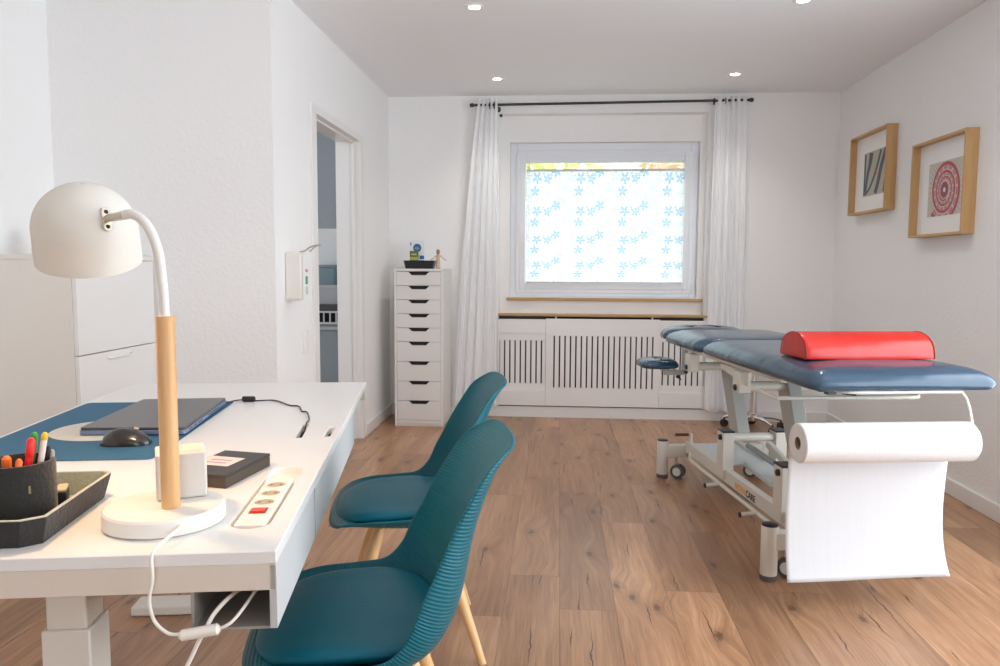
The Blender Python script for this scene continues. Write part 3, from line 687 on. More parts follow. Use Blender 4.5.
plate_with_holes([(0, 0), (0, DL), (-DWD, DL), (-DWD, 0)], hflip, .746, DH).build('desktop', M['deskw'], dk, smooth=False, bevel=.0012, seg=1)
b = MB(); dbox(b, .0015, .04, .0015, DWD - .0015, .7065, .746); dbox(b, DL - .04, DL - .0015, .0015, DWD - .0015, .7065, .746); dbox(b, .04, DL - .04, DWD - .04, DWD - .0015, .7065, .746); dbox(b, .04, DL - .04, .125, .16, .7065, .746); b.build('under_frame', pm('underframe_white', (.70, .63, .54), .5), dk, bevel=.001)
# side aprons (two panels with a gap) and open cable channel
for s0, s1 in ((.0015, .374), (.388, 1.17)):
    MB().box(-.011, .0, s0, s1, .649, .745).build('side_panel', M['apron'], dk, bevel=.001)
chan = pm('channel_grey', (.30, .28, .25), .6)
b = MB(); dbox(b, .004, 1.165, .118, .122, .652, .7065); dbox(b, .004, 1.165, .012, .122, .648, .652); b.build('cable_channel', chan, dk)
for t0, t1, a0, a1 in ((.078, .112, .735, .915), (.012, .040, .745, .878)):
    b = MB(); dbox(b, a0, a1, t0, t1, .730, .7455); b.build('slot_shade_block', M['dark'], dk)  # dark block added below the slot, stands in for the shade inside
MB().tube([(-.06, .0, .0), (-.06, .001, .0)], .001).v
# desk legs
for s0 in (.055, DL - .155):
    b = MB(); dbox(b, s0 + .004, s0 + .066, .291, .349, .56, .7065); l1 = b.build('leg', M['legw'], dk, bevel=.003)
    b = MB(); dbox(b, s0 - .001, s0 + .071, .285, .355, .10, .6325); b.build('outer_tube', M['legw'], l1, bevel=.003)
    b = MB(); dbox(b, s0 - .0, s0 + .095, .125, .775, .0, .032); b.build('foot', M['legw'], dk, bevel=.006)
    b = MB(); dbox(b, s0, s0 + .07, .29, .35, .032, .10); b.build('foot_joint', M['legw'], dk, bevel=.003)
# power strip set in the cut-out
ps = empty('power_strip', DW(.12, .0635, DH - .012), DR, 'white recessed power strip with three sockets and a red switch in the desk top', 'power strip')
b = MB(); b.prism(rrect(-.0245, .0245, -.008, .262, .006), -.010, .0145); b.build('housing', M['cream'], ps, bevel=.002)
b = MB(); b.prism(rrect(-.038, .038, -.024, .360, .036), -.008, -.0015); b.build('recess_floor', M['cream'], ps)
for k in range(3):
    yc = .108 + k * .053
    so = MB(); so.lathe([(.0225, .0150), (.0205, .0165), (.019, .0152), (.0175, .0148), (.0, .0148)], 28, tr(0, yc, 0), cap0=False, cap1=False); q = so.build('socket', M['cream'], ps)
    MB().lathe([(0, .0150), (.0165, .0150)], 28, tr(0, yc, 0), cap0=False, cap1=False).build('socket_well', pm('socket_shade', (.45, .36, .25), .6), q)
    h_ = MB()
    for s in (-1, 1): h_.lathe([(.0024, .0152), (0, .0156)], 10, tr(s * .0085, yc, 0), cap0=False, cap1=False)
    h_.build('socket_hole', M['dark'], q)
MB().prism(rrect(-.014, .014, .046, .078, .003), .0146, .0150).build('switch_bezel', pm('bezel_brown', (.30, .10, .07), .5), ps)
MB().add([(-.011, .049, .015), (.011, .049, .015), (.011, .075, .015), (-.011, .075, .015), (-.011, .049, .0185), (.011, .049, .0185), (.011, .075, .0152), (-.011, .075, .0152)], [(0, 3, 2, 1), (4, 5, 6, 7), (0, 1, 5, 4), (1, 2, 6, 5), (2, 3, 7, 6), (3, 0, 4, 7)]).build('rocker', M['red'], ps)
MB().lathe([(.0, .0150), (.009, .0150), (.010, .0148)], 20, tr(0, .008, 0), cap0=False, cap1=False).build('end_cap', M['cream'], ps)

# desk mat
def quadmat(P4, z0, z1, r=.02):
    """rounded quad from four (s,t) corners -> world prism"""
    P = [Vector((*DW(s, t, 0).xy,)) for s, t in P4]; out = []
    n = len(P)
    for i in range(n):
        a, c_, d = P[i - 1], P[i], P[(i + 1) % n]; e1 = (a - c_).normalized(); e2 = (d - c_).normalized()
        p1, p2 = c_ + e1 * r, c_ + e2 * r
        for k in range(6): t = k / 5; out.append((1 - t) ** 2 * p1 + 2 * t * (1 - t) * c_ + t * t * p2)
    return out
mq = quadmat([(.553, .362), (1.250, .362), (1.250, .785), (.553, .785)], 0, 0, .02)
cm = sum(mq, Vector((0, 0))) / len(mq)
mt = empty('desk_mat', (cm.x, cm.y, DH), 0, 'blue desk mat with a cream circle under the laptop', 'desk mat')
MB().prism([(p.x - cm.x, p.y - cm.y) for p in mq], .0004, .0026).build('mat_base', [M['mat_blue']], mt, bevel=.0006)
cc = DW(.86, .575, 0).xy
b = MB(); b.lathe([(.128, .0027), (.126, .0031), (0, .0031)], 48, tr(cc.x - cm.x, cc.y - cm.y, 0), cap0=False, cap1=False); b.build('cream_circle', M['mat_cream'], mt)

# laptop
lq = quadmat([(.775, .362), (1.20, .372), (1.19, .607), (.785, .612)], 0, 0, .012)
cl = sum(lq, Vector((0, 0))) / len(lq); z = DH + .0032
lp = empty('laptop', (cl.x, cl.y, z), 0, 'closed dark grey laptop lying on the blue desk mat', 'laptop')
L = [(p.x - cl.x, p.y - cl.y) for p in lq]
MB().prism([(x, y) for x, y in L], .002, .0128).build('base_case', M['laptop_side'], lp, bevel=.0015)
MB().prism([(x * .985, y * .99) for x, y in L], .0134, .0192).build('lid', M['laptop'], lp, bevel=.0014)
b = MB()
e0, e1 = DW(.80, .3635, 0) - Vector((cl.x, cl.y, 0)), DW(1.18, .3725, 0) - Vector((cl.x, cl.y, 0)); dd = (e1 - e0)
for f0, f1, zz in ((.02, .10, .008), (.14, .20, .008), (.24, .34, .008), (.50, .80, .008)):
    p, q = e0 + dd * f0, e0 + dd * f1; nrm = Vector((dd.y, -dd.x, 0)).normalized() * .001
    b.add([p + nrm + Vector((0, 0, zz - .0018)), q + nrm + Vector((0, 0, zz - .0018)), q + nrm + Vector((0, 0, zz + .0018)), p + nrm + Vector((0, 0, zz + .0018)), p - nrm * 2 + Vector((0, 0, zz - .0018)), q - nrm * 2 + Vector((0, 0, zz - .0018)), q - nrm * 2 + Vector((0, 0, zz + .0018)), p - nrm * 2 + Vector((0, 0, zz + .0018))], [(0, 1, 2, 3), (4, 7, 6, 5), (0, 4, 5, 1), (3, 2, 6, 7), (0, 3, 7, 4), (1, 5, 6, 2)])
b.build('port', M['black'], lp)
b = MB()
for s, t in ((.82, .39), (.82, .58), (1.15, .58), (1.15, .40)): q = DW(s, t, 0); b.lathe([(.008, -.0001), (.008, .002)], 12, tr(q.x - cl.x, q.y - cl.y, 0))
b.build('rubber_foot', M['rubber'], lp)

# mouse
mo = empty('computer_mouse', DW(.690, .466, DH + .0030), radians(12), 'black computer mouse on the blue desk mat', 'mouse')
R = []
for k in range(15):
    t = k / 14; x = -.053 + .106 * t; w_ = .031 * (sin(pi * min(1, max(0, (t * .94 + .03)))) ** .42) * (1 - .10 * sin(pi * t)); h_ = .004 + .034 * (sin(pi * (t ** .80) * .97 + .02) ** .62)
    R.append([Vector((x, w_ * cos(a), max(0, h_ * sin(a)) * (1 if a < pi else 0))) for a in [tau * j / 28 for j in range(28)]])
MB().rings(R).build('mouse_body', M['mouse'], mo, angle=80)
MB().tube([(.018, 0, .0372), (.028, 0, .0345)], .0035, 10).build('scroll_wheel', M['steel'], mo)
MB().tube([(-.035, .0300, .016), (-.01, .0315, .019), (.015, .030, .017)], .0022, 8).build('side_button', M['brass'], mo)

# black box with label (a little case) right of the lamp
bq = [(.323, .153), (.485, .105), (.520, .204), (.358, .252)]
bc = DW(.42, .178, 0); P = [DW(s, t, 0) - bc for s, t in bq]
bx = empty('flat_box', (bc.x, bc.y, DH), 0, 'flat dark grey box with a pale label beside the lamp base', 'box')
MB().prism([(p.x, p.y) for p in P], .0, .0195).build('tray', M['boxside'], bx, bevel=.001)
MB().prism([(p.x * 1.004, p.y * 1.004) for p in P], .0197, .026).build('lid', M['boxgrey'], bx, bevel=.001)
lb = [DW(s, t, 0) - bc for s, t in ((.385, .165), (.445, .145), (.475, .222), (.412, .240))]
MB().prism([(p.x, p.y) for p in lb], .0262, .0265).build('label_sticker', M['paperlab'], bx, smooth=False)
b = MB()
for k in range(2):
    q = [lb[0].lerp(lb[1], f) for f in (.25 + .3 * k, .38 + .3 * k)]; q2 = [lb[3].lerp(lb[2], f) for f in (.25 + .3 * k, .38 + .3 * k)]
    o_ = [q[0].lerp(q2[0], .2), q[1].lerp(q2[1], .2), q[1].lerp(q2[1], .75), q[0].lerp(q2[0], .75)]; b.prism([(p.x, p.y) for p in o_], .0265, .0267)
b.build('label_lines', pm('label_ink', (.45, .30, .35), .6), bx, smooth=False)

# laptop cable
cp = [(1.19, .375, .773), (1.262, .35, .769), (1.246, .30, .769), (1.256, .245, .7675), (1.17, .185, .7675), (1.152, .156, .7675), (1.073, .135, .7675), (1.057, .118, .7675), (.957, .098, .7675), (.90, .096, .7675), (.872, .096, .755), (.80, .094, .735)]
cb = empty('laptop_cable', DW(1.246, .32, DH), 0, 'thin black laptop cable running to the slot in the desk top', 'cable')
org = DW(1.246, .32, DH)
MB().tube([p for p in catmull([DW(*c_) - org for c_ in cp], 6)], .0021, 8).build('wire', M['black'], cb)
MB().tube([DW(1.247, .340, .7745) - org, DW(1.247, .337, .7745) - org, DW(1.245, .303, .7745) - org, DW(1.245, .300, .7745) - org], [.004, .0085, .0085, .004], 12).build('ferrite', M['black'], cb)

# pen tray
def TP(s, t): return DW(s, t, 0)
tray_out = [(.052, .338), (.294, .342), (.306, .356), (.300, .60), (.278, .625), (.05, .625), (.032, .60), (.032, .365)]
tray_c = DW(.16, .48, 0)
tr_ = empty('desk_tray', (tray_c.x, tray_c.y, DH), 0, 'dark felt desk tray with chamfered corners at the near edge of the desk', 'tray')
def scaled(pts, k, cs=(.166, .484)): return [(cs[0] + (s - cs[0]) * k, cs[1] + (t - cs[1]) * k) for s, t in pts]
def TR(pts, z): return [Vector((*(DW(s, t, 0) - tray_c).xy, z)) for s, t in pts]
base_ = scaled(tray_out, .93); b = MB()
b.rings([TR(base_, .0), TR(tray_out, .042)], cap1=False); n = len(tray_out)
b.build('tray_wall', M['felt'], tr_, angle=20)
MB().rings([TR(tray_out, .042), TR(tray_out, .0435), TR(scaled(tray_out, .965), .0435), TR(scaled(tray_out, .965), .041)], cap0=False, cap1=False).build('tray_rim', M['felt_rim'], tr_, smooth=False)
b = MB(); b.rings([TR(scaled(tray_out, .965), .042), TR(scaled(base_, .965), .004)], cap0=False, cap1=True); b.build('tray_lining', M['felt_in'], tr_, smooth=False)
# pen cup
cup = empty('pen_cup', DW(.150, .424, DH + .0052), 0, 'dark felt pen cup standing in the desk tray', 'pen cup')
cr = .052
MB().lathe([(cr * .95, 0), (cr, .003), (cr, .096), (cr - .001, .098), (cr - .005, .098), (cr - .006, .095), (cr - .006, .006), (0, .006)], 40, cap0=True, cap1=False).build('cup_body', M['felt'], cup)
b = MB(); b.box(-.0015, .0015, -.001, .0005, .0, .012, T=rot('Z', .9) @ tr(0, -cr - .0006, .055)); b.build('stitching', pm('thread', (.25, .2, .12), .8), cup)
# pens
def pen(name, s, t, z0, tilt, length, r, body, cap, label, capl=.03, tip=None):
    p = DW(s, t, z0); e = empty(name, p, 0, label, 'pen', 'pens standing in the dark felt cup')
    d = Vector((tilt[0], tilt[1], 1)).normalized()
    MB().tube([d * 0.0, d * .004, d * (length - capl)], [r * .6, r, r], 12).build('barrel', body, e)
    MB().tube([d * (length - capl), d * (length - capl + .001), d * (length - .004), d * length], [r, r * 1.12, r * 1.08, r * .55], 12).build('cap', cap, e)
G = lambda n_, c_: pm(n_, c_, .35)
org_, grn, rdd, yel, wht, tea = G('pen_orange', (.9, .16, .02)), G('pen_green', (.03, .30, .05)), G('pen_red', (.80, .02, .02)), G('pen_yellow', (.75, .5, .03)), G('pen_white', (.8, .78, .7)), G('pen_teal', (.02, .25, .28))
cz = DH + .0117
pen('pen', .125, .428, cz, (.02, -.02), .105, .0062, org_, org_, 'short orange highlighter standing apart at the left of the pens', .05)
pen('pen', .115, .415, cz, (.12, .0), .103, .0045, org_, org_, 'orange pen leaning beneath the red and green ones')
pen('pen', .150, .418, cz, (.13, .06), .136, .0050, grn, grn, 'green felt pen behind the red one')
pen('pen', .133, .413, cz, (.13, .05), .131, .0056, rdd, rdd, 'red felt pen in the middle of the pen cup')
pen('pen', .145, .404, cz, (.17, .05), .138, .0046, wht, yel, 'pen with a round yellow top', .012)
pen('pen', .160, .402, cz, (.16, .06), .112, .0036, M['black'], M['black'], 'thin black pen beside the yellow topped one')
pen('pen', .168, .396, cz, (.14, .04), .104, .0040, tea, G('pen_grey', (.35, .33, .3)), 'teal pen with grey end at the right of the pens')
# small items in the tray
it = empty('stapler', DW(.205, .385, DH + .0045), DR + .3, 'small black mini stapler with a beige top beside the pen cup', 'stapler')
MB().prism(rrect(-.008, .008, -.020, .020, .004), .0, .034).build('stapler_body', M['black'], it, bevel=.002); MB().prism(rrect(-.008, .008, -.020, .020, .004), .0345, .040).build('top_plate', G('beige', (.55, .42, .25)), it, bevel=.002)

# charger cube on lamp base
q0, q1 = DW(.210, .154, 0), DW(.205, .243, 0); c_ = (q0 + q1) / 2; dv = (q0 - q1).normalized(); an = atan2(dv.y, dv.x) + radians(6)
LB = Vector((-.628, 1.158, 0))
cu = empty('white_cube', (-.630, 1.217, DH + .0275), radians(29), 'off white cube standing behind the lamp pole', 'cube')
MB().prism(rrect(-.039, .039, -.036, .036, .005, 4), .0, .076).build('cube_body', M['cubem'], cu, bevel=.003)
MB().prism(rrect(-.030, .030, -.025, .025, .004, 4), .0762, .0768).build('top_inlay', pm('inlay', (.62, .56, .48), .6), cu)

# ------------------------------------------------------------------ desk lamp
la = empty('desk_lamp', (LB.x, LB.y, DH), 0, 'white desk lamp with a wooden pole and round base on the desk', 'lamp')
MB().lathe([(.088, .0), (.092, .002), (.092, .024), (.089, .027), (0, .027)], 64, cap0=True, cap1=False).build('base', M['lampw'], la)
px, py = -.611 - LB.x, 1.145 - LB.y
MB().tube([(px, py, .0268), (px, py, .331)], .0142, 24).build('pole', M['oak'], la)
Yp = py; Z0 = DH
arm = [(px, Yp, .325), (px - .001, Yp, .36), (px - .003, Yp, .389), (px - .007, Yp, .428), (px - .018, Yp, .461), (px - .032, Yp, .480), (px - .048, Yp + .001, .4885), (px - .062, Yp + .004, .487)]
MB().tube(catmull(arm, 6), .0075, 16).build('arm', M['lampw'], la)
ax = Vector((.14, -.36, 1)).normalized()
CS = Vector((-.785 - LB.x, 1.232 - LB.y, 1.182 - DH))          # rim centre
T = tr(*CS) @ ax.to_track_quat('Z', 'Y').to_matrix().to_4x4()
R0 = .0795; prof = [(R0 + .001, 0), (R0 + .001, .02), (R0, .054)] + [(R0 * cos(a), .054 + R0 * .98 * sin(a)) for a in [radians(6 * k) for k in range(1, 15)]] + [(.003, .054 + R0 * .98)]
inn = [(max(r - .0022, .001), z_ - (.0022 if z_ > .06 else 0)) for r, z_ in prof][::-1]
MB().lathe(prof + inn + [prof[0]], 56, T, cap0=False, cap1=False).build('lamp_shade', M['shade'], la, angle=60)
hx = Vector(arm[-1]) ; cD = CS + ax * .05; nn = (Vector((-.688 - LB.x, 1.150 - LB.y, 1.254 - DH)) - cD).normalized(); hp_ = cD + nn * (R0 + .001)
TH = tr(*hp_) @ nn.to_track_quat('Z', 'Y').to_matrix().to_4x4()
b = MB(); b.prism(rrect(-.0075, .0075, -.019, .019, .007), 0, .0025, T=TH); hg = b.build('hinge_plate', M['brass'], la, bevel=.0006)
b = MB(); b.lathe([(.0035, .0026), (.0015, .0036)], 10, TH @ tr(0, .012, 0)); b.lathe([(.0035, .0026), (.0015, .0036)], 10, TH @ tr(0, -.012, 0)); b.build('screw', M['dark'], hg)
b = MB(); b.tube([hp_ + nn * .002, hp_ + nn * .010, hx], [.006, .006, .0072], 14); b.build('swivel_joint', M['brass'], la)
bz = CS + ax * .06
MB().lathe([(.002, -.035), (.016, -.03), (.022, -.015), (.020, .002), (.012, .018), (.012, .05)], 24, tr(*bz) @ ax.to_track_quat('Z', 'Y').to_matrix().to_4x4()).build('bulb', M['bulb'], la)
# cord with inline switch
def LC(s, t, z_): return DW(s, t, z_) - Vector((LB.x, LB.y, DH))
cord = [LC(.040, .1725, .779), LC(.015, .150, .779), LC(-.002, .150, .776), LC(-.012, .156, .760), LC(-.014, .168, .735), LC(-.012, .174, .703), LC(-.012, .168, .673), LC(-.012, .150, .654), LC(-.012, .133, .652)]
MB().tube(catmull([Vector((-.567, 1.089, .781)) - Vector((LB.x, LB.y, DH)), Vector((-.564, 1.070, .780)) - Vector((LB.x, LB.y, DH)), Vector((-.566, 1.035, .777)) - Vector((LB.x, LB.y, DH)), Vector((-.567, 1.006, .768)) - Vector((LB.x, LB.y, DH))] + cord[4:], 6), .0026, 10).build('cord', M['cream'], la)
MB().tube([LC(-.012, .135, .650), LC(-.012, .131, .650), LC(-.011, .082, .657), LC(-.011, .078, .657)], [.004, .0082, .0082, .004], 12).build('inline_switch', M['cream'], la)
MB().tube(catmull([LC(-.011, .08, .657), LC(-.008, .06, .668), LC(.03, .04, .69), LC(.12, .03, .700)], 6), .0024, 10).build('cord', M['cream'], la)
cr2 = empty('power_cable', DW(-.006, .092, .66), 0, 'off white cable hanging from the open channel under the desk edge', 'cable'); og = DW(-.006, .092, .66)
MB().tube([p - og for p in catmull([DW(.12, .06, .672), DW(.03, .07, .690), DW(.003, .088, .676), DW(-.004, .10, .655), DW(-.004, .118, .62), DW(-.004, .135, .57), DW(.01, .15, .42), DW(.03, .15, .2), DW(.04, .14, .01)], 6)], .0032, 10).build('wire', M['cream'], cr2)

# ------------------------------------------------------------------ teal chairs
def lerp_tab(tab, t):
    for i in range(len(tab) - 1):
        if t <= tab[i + 1][0]:
            a, b_ = tab[i], tab[i + 1]; k = (t - a[0]) / (b_[0] - a[0]); k = k * k * (3 - 2 * k) * .5 + k * .5
            return a[1] + (b_[1] - a[1]) * k
    return tab[-1][1]
CK = [(.238, .415), (.226, .430), (.19, .434), (.12, .420), (.0, .408), (-.09, .412), (-.150, .445), (-.188, .515), (-.203, .580), (-.216, .650), (-.237, .725), (-.264, .790), (-.302, .833)]
RK = [(.214, .420), (.200, .436), (.168, .450), (.11, .460), (.02, .464), (-.040, .472), (-.078, .510), (-.102, .565), (-.130, .620), (-.155, .672), (-.192, .737), (-.228, .790), (-.274, .824)]
WK = [.150, .205, .232, .246, .252, .252, .247, .238, .226, .214, .200, .184, .145]
PROF = catmull([(x, 0, z) for x, z in CK], 7); RIM = catmull([(x, 0, z) for x, z in RK], 7); WID = [v.x for v in catmull([(w_, 0, 0) for w_ in WK], 7)]
LEN = [0]
for i in range(1, len(PROF)): LEN.append(LEN[-1] + (PROF[i] - PROF[i - 1]).length)
def make_chair(loc, rz, label):
    root = empty('shell_chair', loc, rz, label, 'chair', 'teal shell chairs along the desk')
    vs = []; uv = []; nu = 32
    for i, p in enumerate(PROF):
        for j in range(nu + 1):
            u = -1 + 2 * j / nu; k = abs(u) ** 2.3; q = p.lerp(RIM[i], k)
            vs.append((q.x, WID[i] * sin(u * pi / 2 * .93) / sin(pi / 2 * .93), q.z)); uv.append((u * WID[i], LEN[i]))
    fs = [(i * (nu + 1) + j, i * (nu + 1) + j + 1, (i + 1) * (nu + 1) + j + 1, (i + 1) * (nu + 1) + j) for i in range(len(PROF) - 1) for j in range(nu)]
    sh = MB().add(vs, fs).build('seat_shell', M['shell'], root, smooth='open', angle=180, solid=.007, uv=uv)
    md = sh.modifiers.new('sub', 'SUBSURF'); md.levels = 1; md.render_levels = 1
    # cushion
    R = []
    for ins, z_ in ((.03, .416), (.004, .422), (.0, .432), (.006, .445), (.022, .456), (.05, .464), (.09, .469), (.13, .471)):
        ring_ = []
        for k in range(48):
            a = tau * k / 48; ca, sa = cos(a), sin(a); e = 2 / 3.1
            X = (abs(ca) ** e) * (1 if ca > 0 else -1); Y = (abs(sa) ** e) * (1 if sa > 0 else -1)
            hx_, hy_ = .186 - ins, .206 - ins * 1.05
            y_ = Y * hy_ * (1 - .05 * X); x_ = .034 + X * hx_
            ring_.append(Vector((x_, y_, z_ + .020 * (max(0, abs(y_) - .11) / .085) ** 2 + .018 * max(0, -x_ - .07) / .075)))
        R.append(ring_)
    MB().rings(R).build('seat_cushion', M['cush'], root, angle=70)
    # bracket and legs
    b = MB(); b.box(-.13, .13, -.015, .015, .386, .400, T=rot('Z', pi / 4)); b.box(-.13, .13, -.015, .015, .386, .400, T=rot('Z', -pi / 4)); b.lathe([(.06, .388), (.06, .404)], 24); b.build('under_bracket', M['beech'], root, bevel=.003)
    for sx in (1, -1):
        for sy in (1, -1):
            a = Vector((sx * .085, sy * .085, .392)); c2 = Vector((sx * .212, sy * .205, .0)); l = MB()
            l.tube([a, a.lerp(c2, .25), c2], [.015, .0195, .0115], 16); l.build('leg', M['beech'], root)
    return root
f_ = radians(193)
make_chair((-.394, 1.526, 0), f_, 'nearer teal shell chair, in the foreground at the desk')
make_chair((-.464, 2.318, 0), f_ - radians(0), 'farther teal shell chair behind the foreground one, nearer the drawer unit')

# ------------------------------------------------------------------ tall drawer unit in the corner
AX, AY, AW, AD, AH = -1.196, 5.502, .36, .44, 1.16
dn = empty('drawer_unit', (AX + AW / 2, AY, 0), 0, 'tall narrow white drawer unit with nine drawers in the left corner', 'drawer unit')
hw = AW / 2; t = .018
b = MB(); b.box(-hw, -hw + t, .0, AD, .0, AH); b.box(hw - t, hw, 0, AD, 0, AH); b.box(-hw + t, hw - t, 0, AD, AH - .018, AH); b.box(-hw + t, hw - t, 0, AD, .02, .045); b.box(-hw + t, hw - t, AD - .01, AD, .045, AH - .018)
b.build('body', M['lacq'], dn, bevel=.0015)
MB().box(-hw + .004, hw - .004, .012, .022, 0, .02).build('toe_strip', M['lacq'], dn)
zt = AH - .02
hs = [.103] * 5 + [.146] * 4; sc_ = (zt - .047) / sum(hs)
for k, h_ in enumerate(hs):
    h_ *= sc_; z0 = zt - h_ + .0015; z1 = zt - .0015; zt -= h_
    xw = hw - t - .0015
    # front with a trapezoid finger notch in the top edge
    n0, n1, nd = .078, .052, .025
    pts = [(-xw, z0), (xw, z0), (xw, z1), (n0, z1), (n1, z1 - nd), (-n1, z1 - nd), (-n0, z1), (-xw, z1)]
    Tm = Matrix(((1, 0, 0, 0), (0, 0, 1, 0), (0, 1, 0, 0), (0, 0, 0, 1)))
    o = MB()
    o.prism([(-xw, z0), (xw, z0), (xw, z1 - nd), (-xw, z1 - nd)], .001, .017, T=Tm); o.prism([(-xw, z1 - nd), (-n1, z1 - nd), (-n0, z1), (-xw, z1)], .001, .017, T=Tm); o.prism([(n1, z1 - nd), (xw, z1 - nd), (xw, z1), (n0, z1)], .001, .017, T=Tm)
    dd_ = o.build('drawer', M['lacq'], dn, smooth=False)
    MB().box(-n0, n0, .022, .028, z1 - nd - .01, z1).build('finger_slot', M['dark'], dd_, smooth=False)

# things on top of it
ty = AY + .15
tb = empty('storage_tray', (AX + .165, ty, AH + .0004), 0, 'small black tray on top of the tall drawer unit', 'tray')
R = [[Vector((x * k, y * k2, z_)) for x, y in rrect(-.115, .115, -.07, .07, .02)] for k, k2, z_ in ((.88, .84, 0), (1, 1, .058), (1.02, 1.03, .060), (.98, .97, .060), (.86, .82, .004))]
MB().rings(R).build('tray_body', M['black'], tb, angle=30)
def item(name, x, y, label, cat): return empty(name, (AX + x, ty + y, AH + .005), 0, label, cat)
cd = item('display_card', .132, .045, 'white card with a blue round emblem standing in the black tray', 'card')
MB().box(-.055, .055, -.001, .001, .0, .205).build('card_sheet', pm('card_white', (.80, .83, .82), .6), cd)
MB().lathe([(.031, 0), (.031, .001)], 32, tr(.003, -.0012, .150) @ rot('X', pi / 2)).build('emblem', pm('emblem_blue', (.03, .13, .30), .5), cd)
b = MB(); b.box(-.020, .022, -.0030, -.0024, .145, .149); b.box(-.014, .018, -.0030, -.0024, .154, .157); b.box(-.011, .016, -.0030, -.0024, .137, .140); b.build('emblem_lines', pm('emblem_pale', (.35, .48, .6), .5), cd)
ob = item('carton', .120, .0, 'small olive and yellow carton in the black tray', 'box')
MB().box(-.030, .030, -.015, .015, .0, .126).build('carton_body', pm('carton_olive', (.12, .15, .03), .5), ob, bevel=.001)
b = MB(); b.box(-.0302, .0302, -.0156, -.0150, .060, .082, 0); b.box(-.0302, .0302, -.0156, -.0150, .036, .060, 1); b.box(-.0302, .0302, -.0156, -.0150, .006, .034, 0); b.box(-.018, .02, -.0158, -.0150, .096, .106, 2)
b.build('carton_bands', [pm('band_yellow', (.55, .50, .03), .5), pm('band_teal', (.03, .30, .28), .5), pm('band_pale', (.55, .58, .45), .5)], ob)
jr = item('jar', .180, -.01, 'small white jar with a blue lid in the black tray', 'jar')
MB().lathe([(.014, 0), (.016, .003), (.016, .062), (.014, .066)], 24).build('jar_body', M['white'], jr); MB().lathe([(.0165, .066), (.0165, .090), (.015, .092)], 24).build('lid', pm('lid_blue', (.01, .08, .30), .4), jr); MB().lathe([(.0163, .050), (.0163, .058)], 24, cap0=False, cap1=False).build('jar_band', pm('band_blue', (.02, .08, .4), .4), jr)
tb2 = item('toothbrush', .098, .02, 'white toothbrush with blue bristles standing in the black tray', 'toothbrush')
MB().tube([(.004, 0, 0), (.002, 0, .09), (0, 0, .15), (-.002, 0, .190)], [.005, .004, .003, .004]).build('handle', M['white'], tb2); MB().box(-.009, -.001, -.004, .004, .168, .190).build('bristles', pm('bristle_blue', (.05, .12, .22), .6), tb2)
fg = empty('wooden_figure', (AX + .305, AY + .12, AH + .0004), 0, 'small pale wooden figure with arms held out on top of the drawer unit', 'figurine')
MB().lathe([(.018, 0), (.019, .003), (.016, .04), (.013, .08), (.014, .098), (.008, .104), (.006, .108)], 20).build('torso', M['figure'], fg)
MB().lathe([(.008, .106), (.012, .112), (.0135, .125), (.012, .138), (.006, .143)], 20).build('head', wood_mat('darker_wood', (.36, .2, .11), (.45, .27, .16), .5), fg)
for s in (-1, 1): MB().tube([(s * .012, 0, .098), (s * .035, 0, .080), (s * .058, -.003, .062)], [.0045, .0038, .0042]).build('arm', M['figure'], fg)

# ------------------------------------------------------------------ cupboard at the left wall
KX0, KX1, KY0, KY1, KH = XI + .003, -1.92, 2.915, YF - .018, 1.216
kb = empty('drawer_cabinet', ((KX0 + KX1) / 2, (KY0 + KY1) / 2, 0), 0, 'white cabinet with two deep drawers at the left wall behind the desk', 'cabinet')
ox, oy = (KX0 + KX1) / 2, (KY0 + KY1) / 2
side = pm('cabinet_side', (.78, .75, .69), .45)
b = MB(); b.box(KX0 - ox, KX1 - .020 - ox, KY0 - oy, KY0 + .018 - oy, 0, KH - .02); b.box(KX0 - ox, KX1 - .020 - ox, KY1 - .018 - oy, KY1 - oy, 0, KH - .02); b.box(KX0 - ox, KX0 + .01 - ox, KY0 + .018 - oy, KY1 - .018 - oy, 0, KH - .02); b.box(KX0 - ox, KX1 - .03 - ox, KY0 + .018 - oy, KY1 - .018 - oy, .02, .04); b.build('carcass', side, kb, bevel=.001)
MB().box(KX0 - ox, KX1 - ox, KY0 - .002 - oy, KY1 - oy, KH - .020, KH).build('top_board', side, kb, bevel=.001)
for z0, z1 in ((.025, .410), (.414, .806), (.810, 1.193)):
    d_ = MB().box(KX1 - .018 - ox, KX1 - ox, KY0 + .002 - oy, KY1 - .002 - oy, z0, z1).build('drawer', M['lacq'], kb, bevel=.0012)
    if z1 < 1: MB().tube([(KX1 - ox, .285 + KY0 - oy - .09, z1 - .025), (KX1 + .012 - ox, KY0 - oy + .21, z1 - .028), (KX1 + .012 - ox, KY0 - oy + .36, z1 - .028), (KX1 - ox, KY0 - oy + .375, z1 - .025)], .0055).build('handle', M['white'], d_)
gd = empty('dispenser_bottle', (-2.262, 3.20, KH + .0003), 0, 'pale green bottle on the left cabinet, half hidden by the lamp shade', 'bottle')
MB().lathe([(.030, 0), (.033, .004), (.033, .085), (.022, .105), (.012, .112), (.012, .125)], 28).build('bottle_body', pm('pale_green', (.62, .70, .66), .5), gd)
MB().lathe([(.0334, .018), (.0334, .032)], 28, cap0=False, cap1=False).build('bottle_band', pm('bottle_blue', (.02, .10, .3), .5), gd)

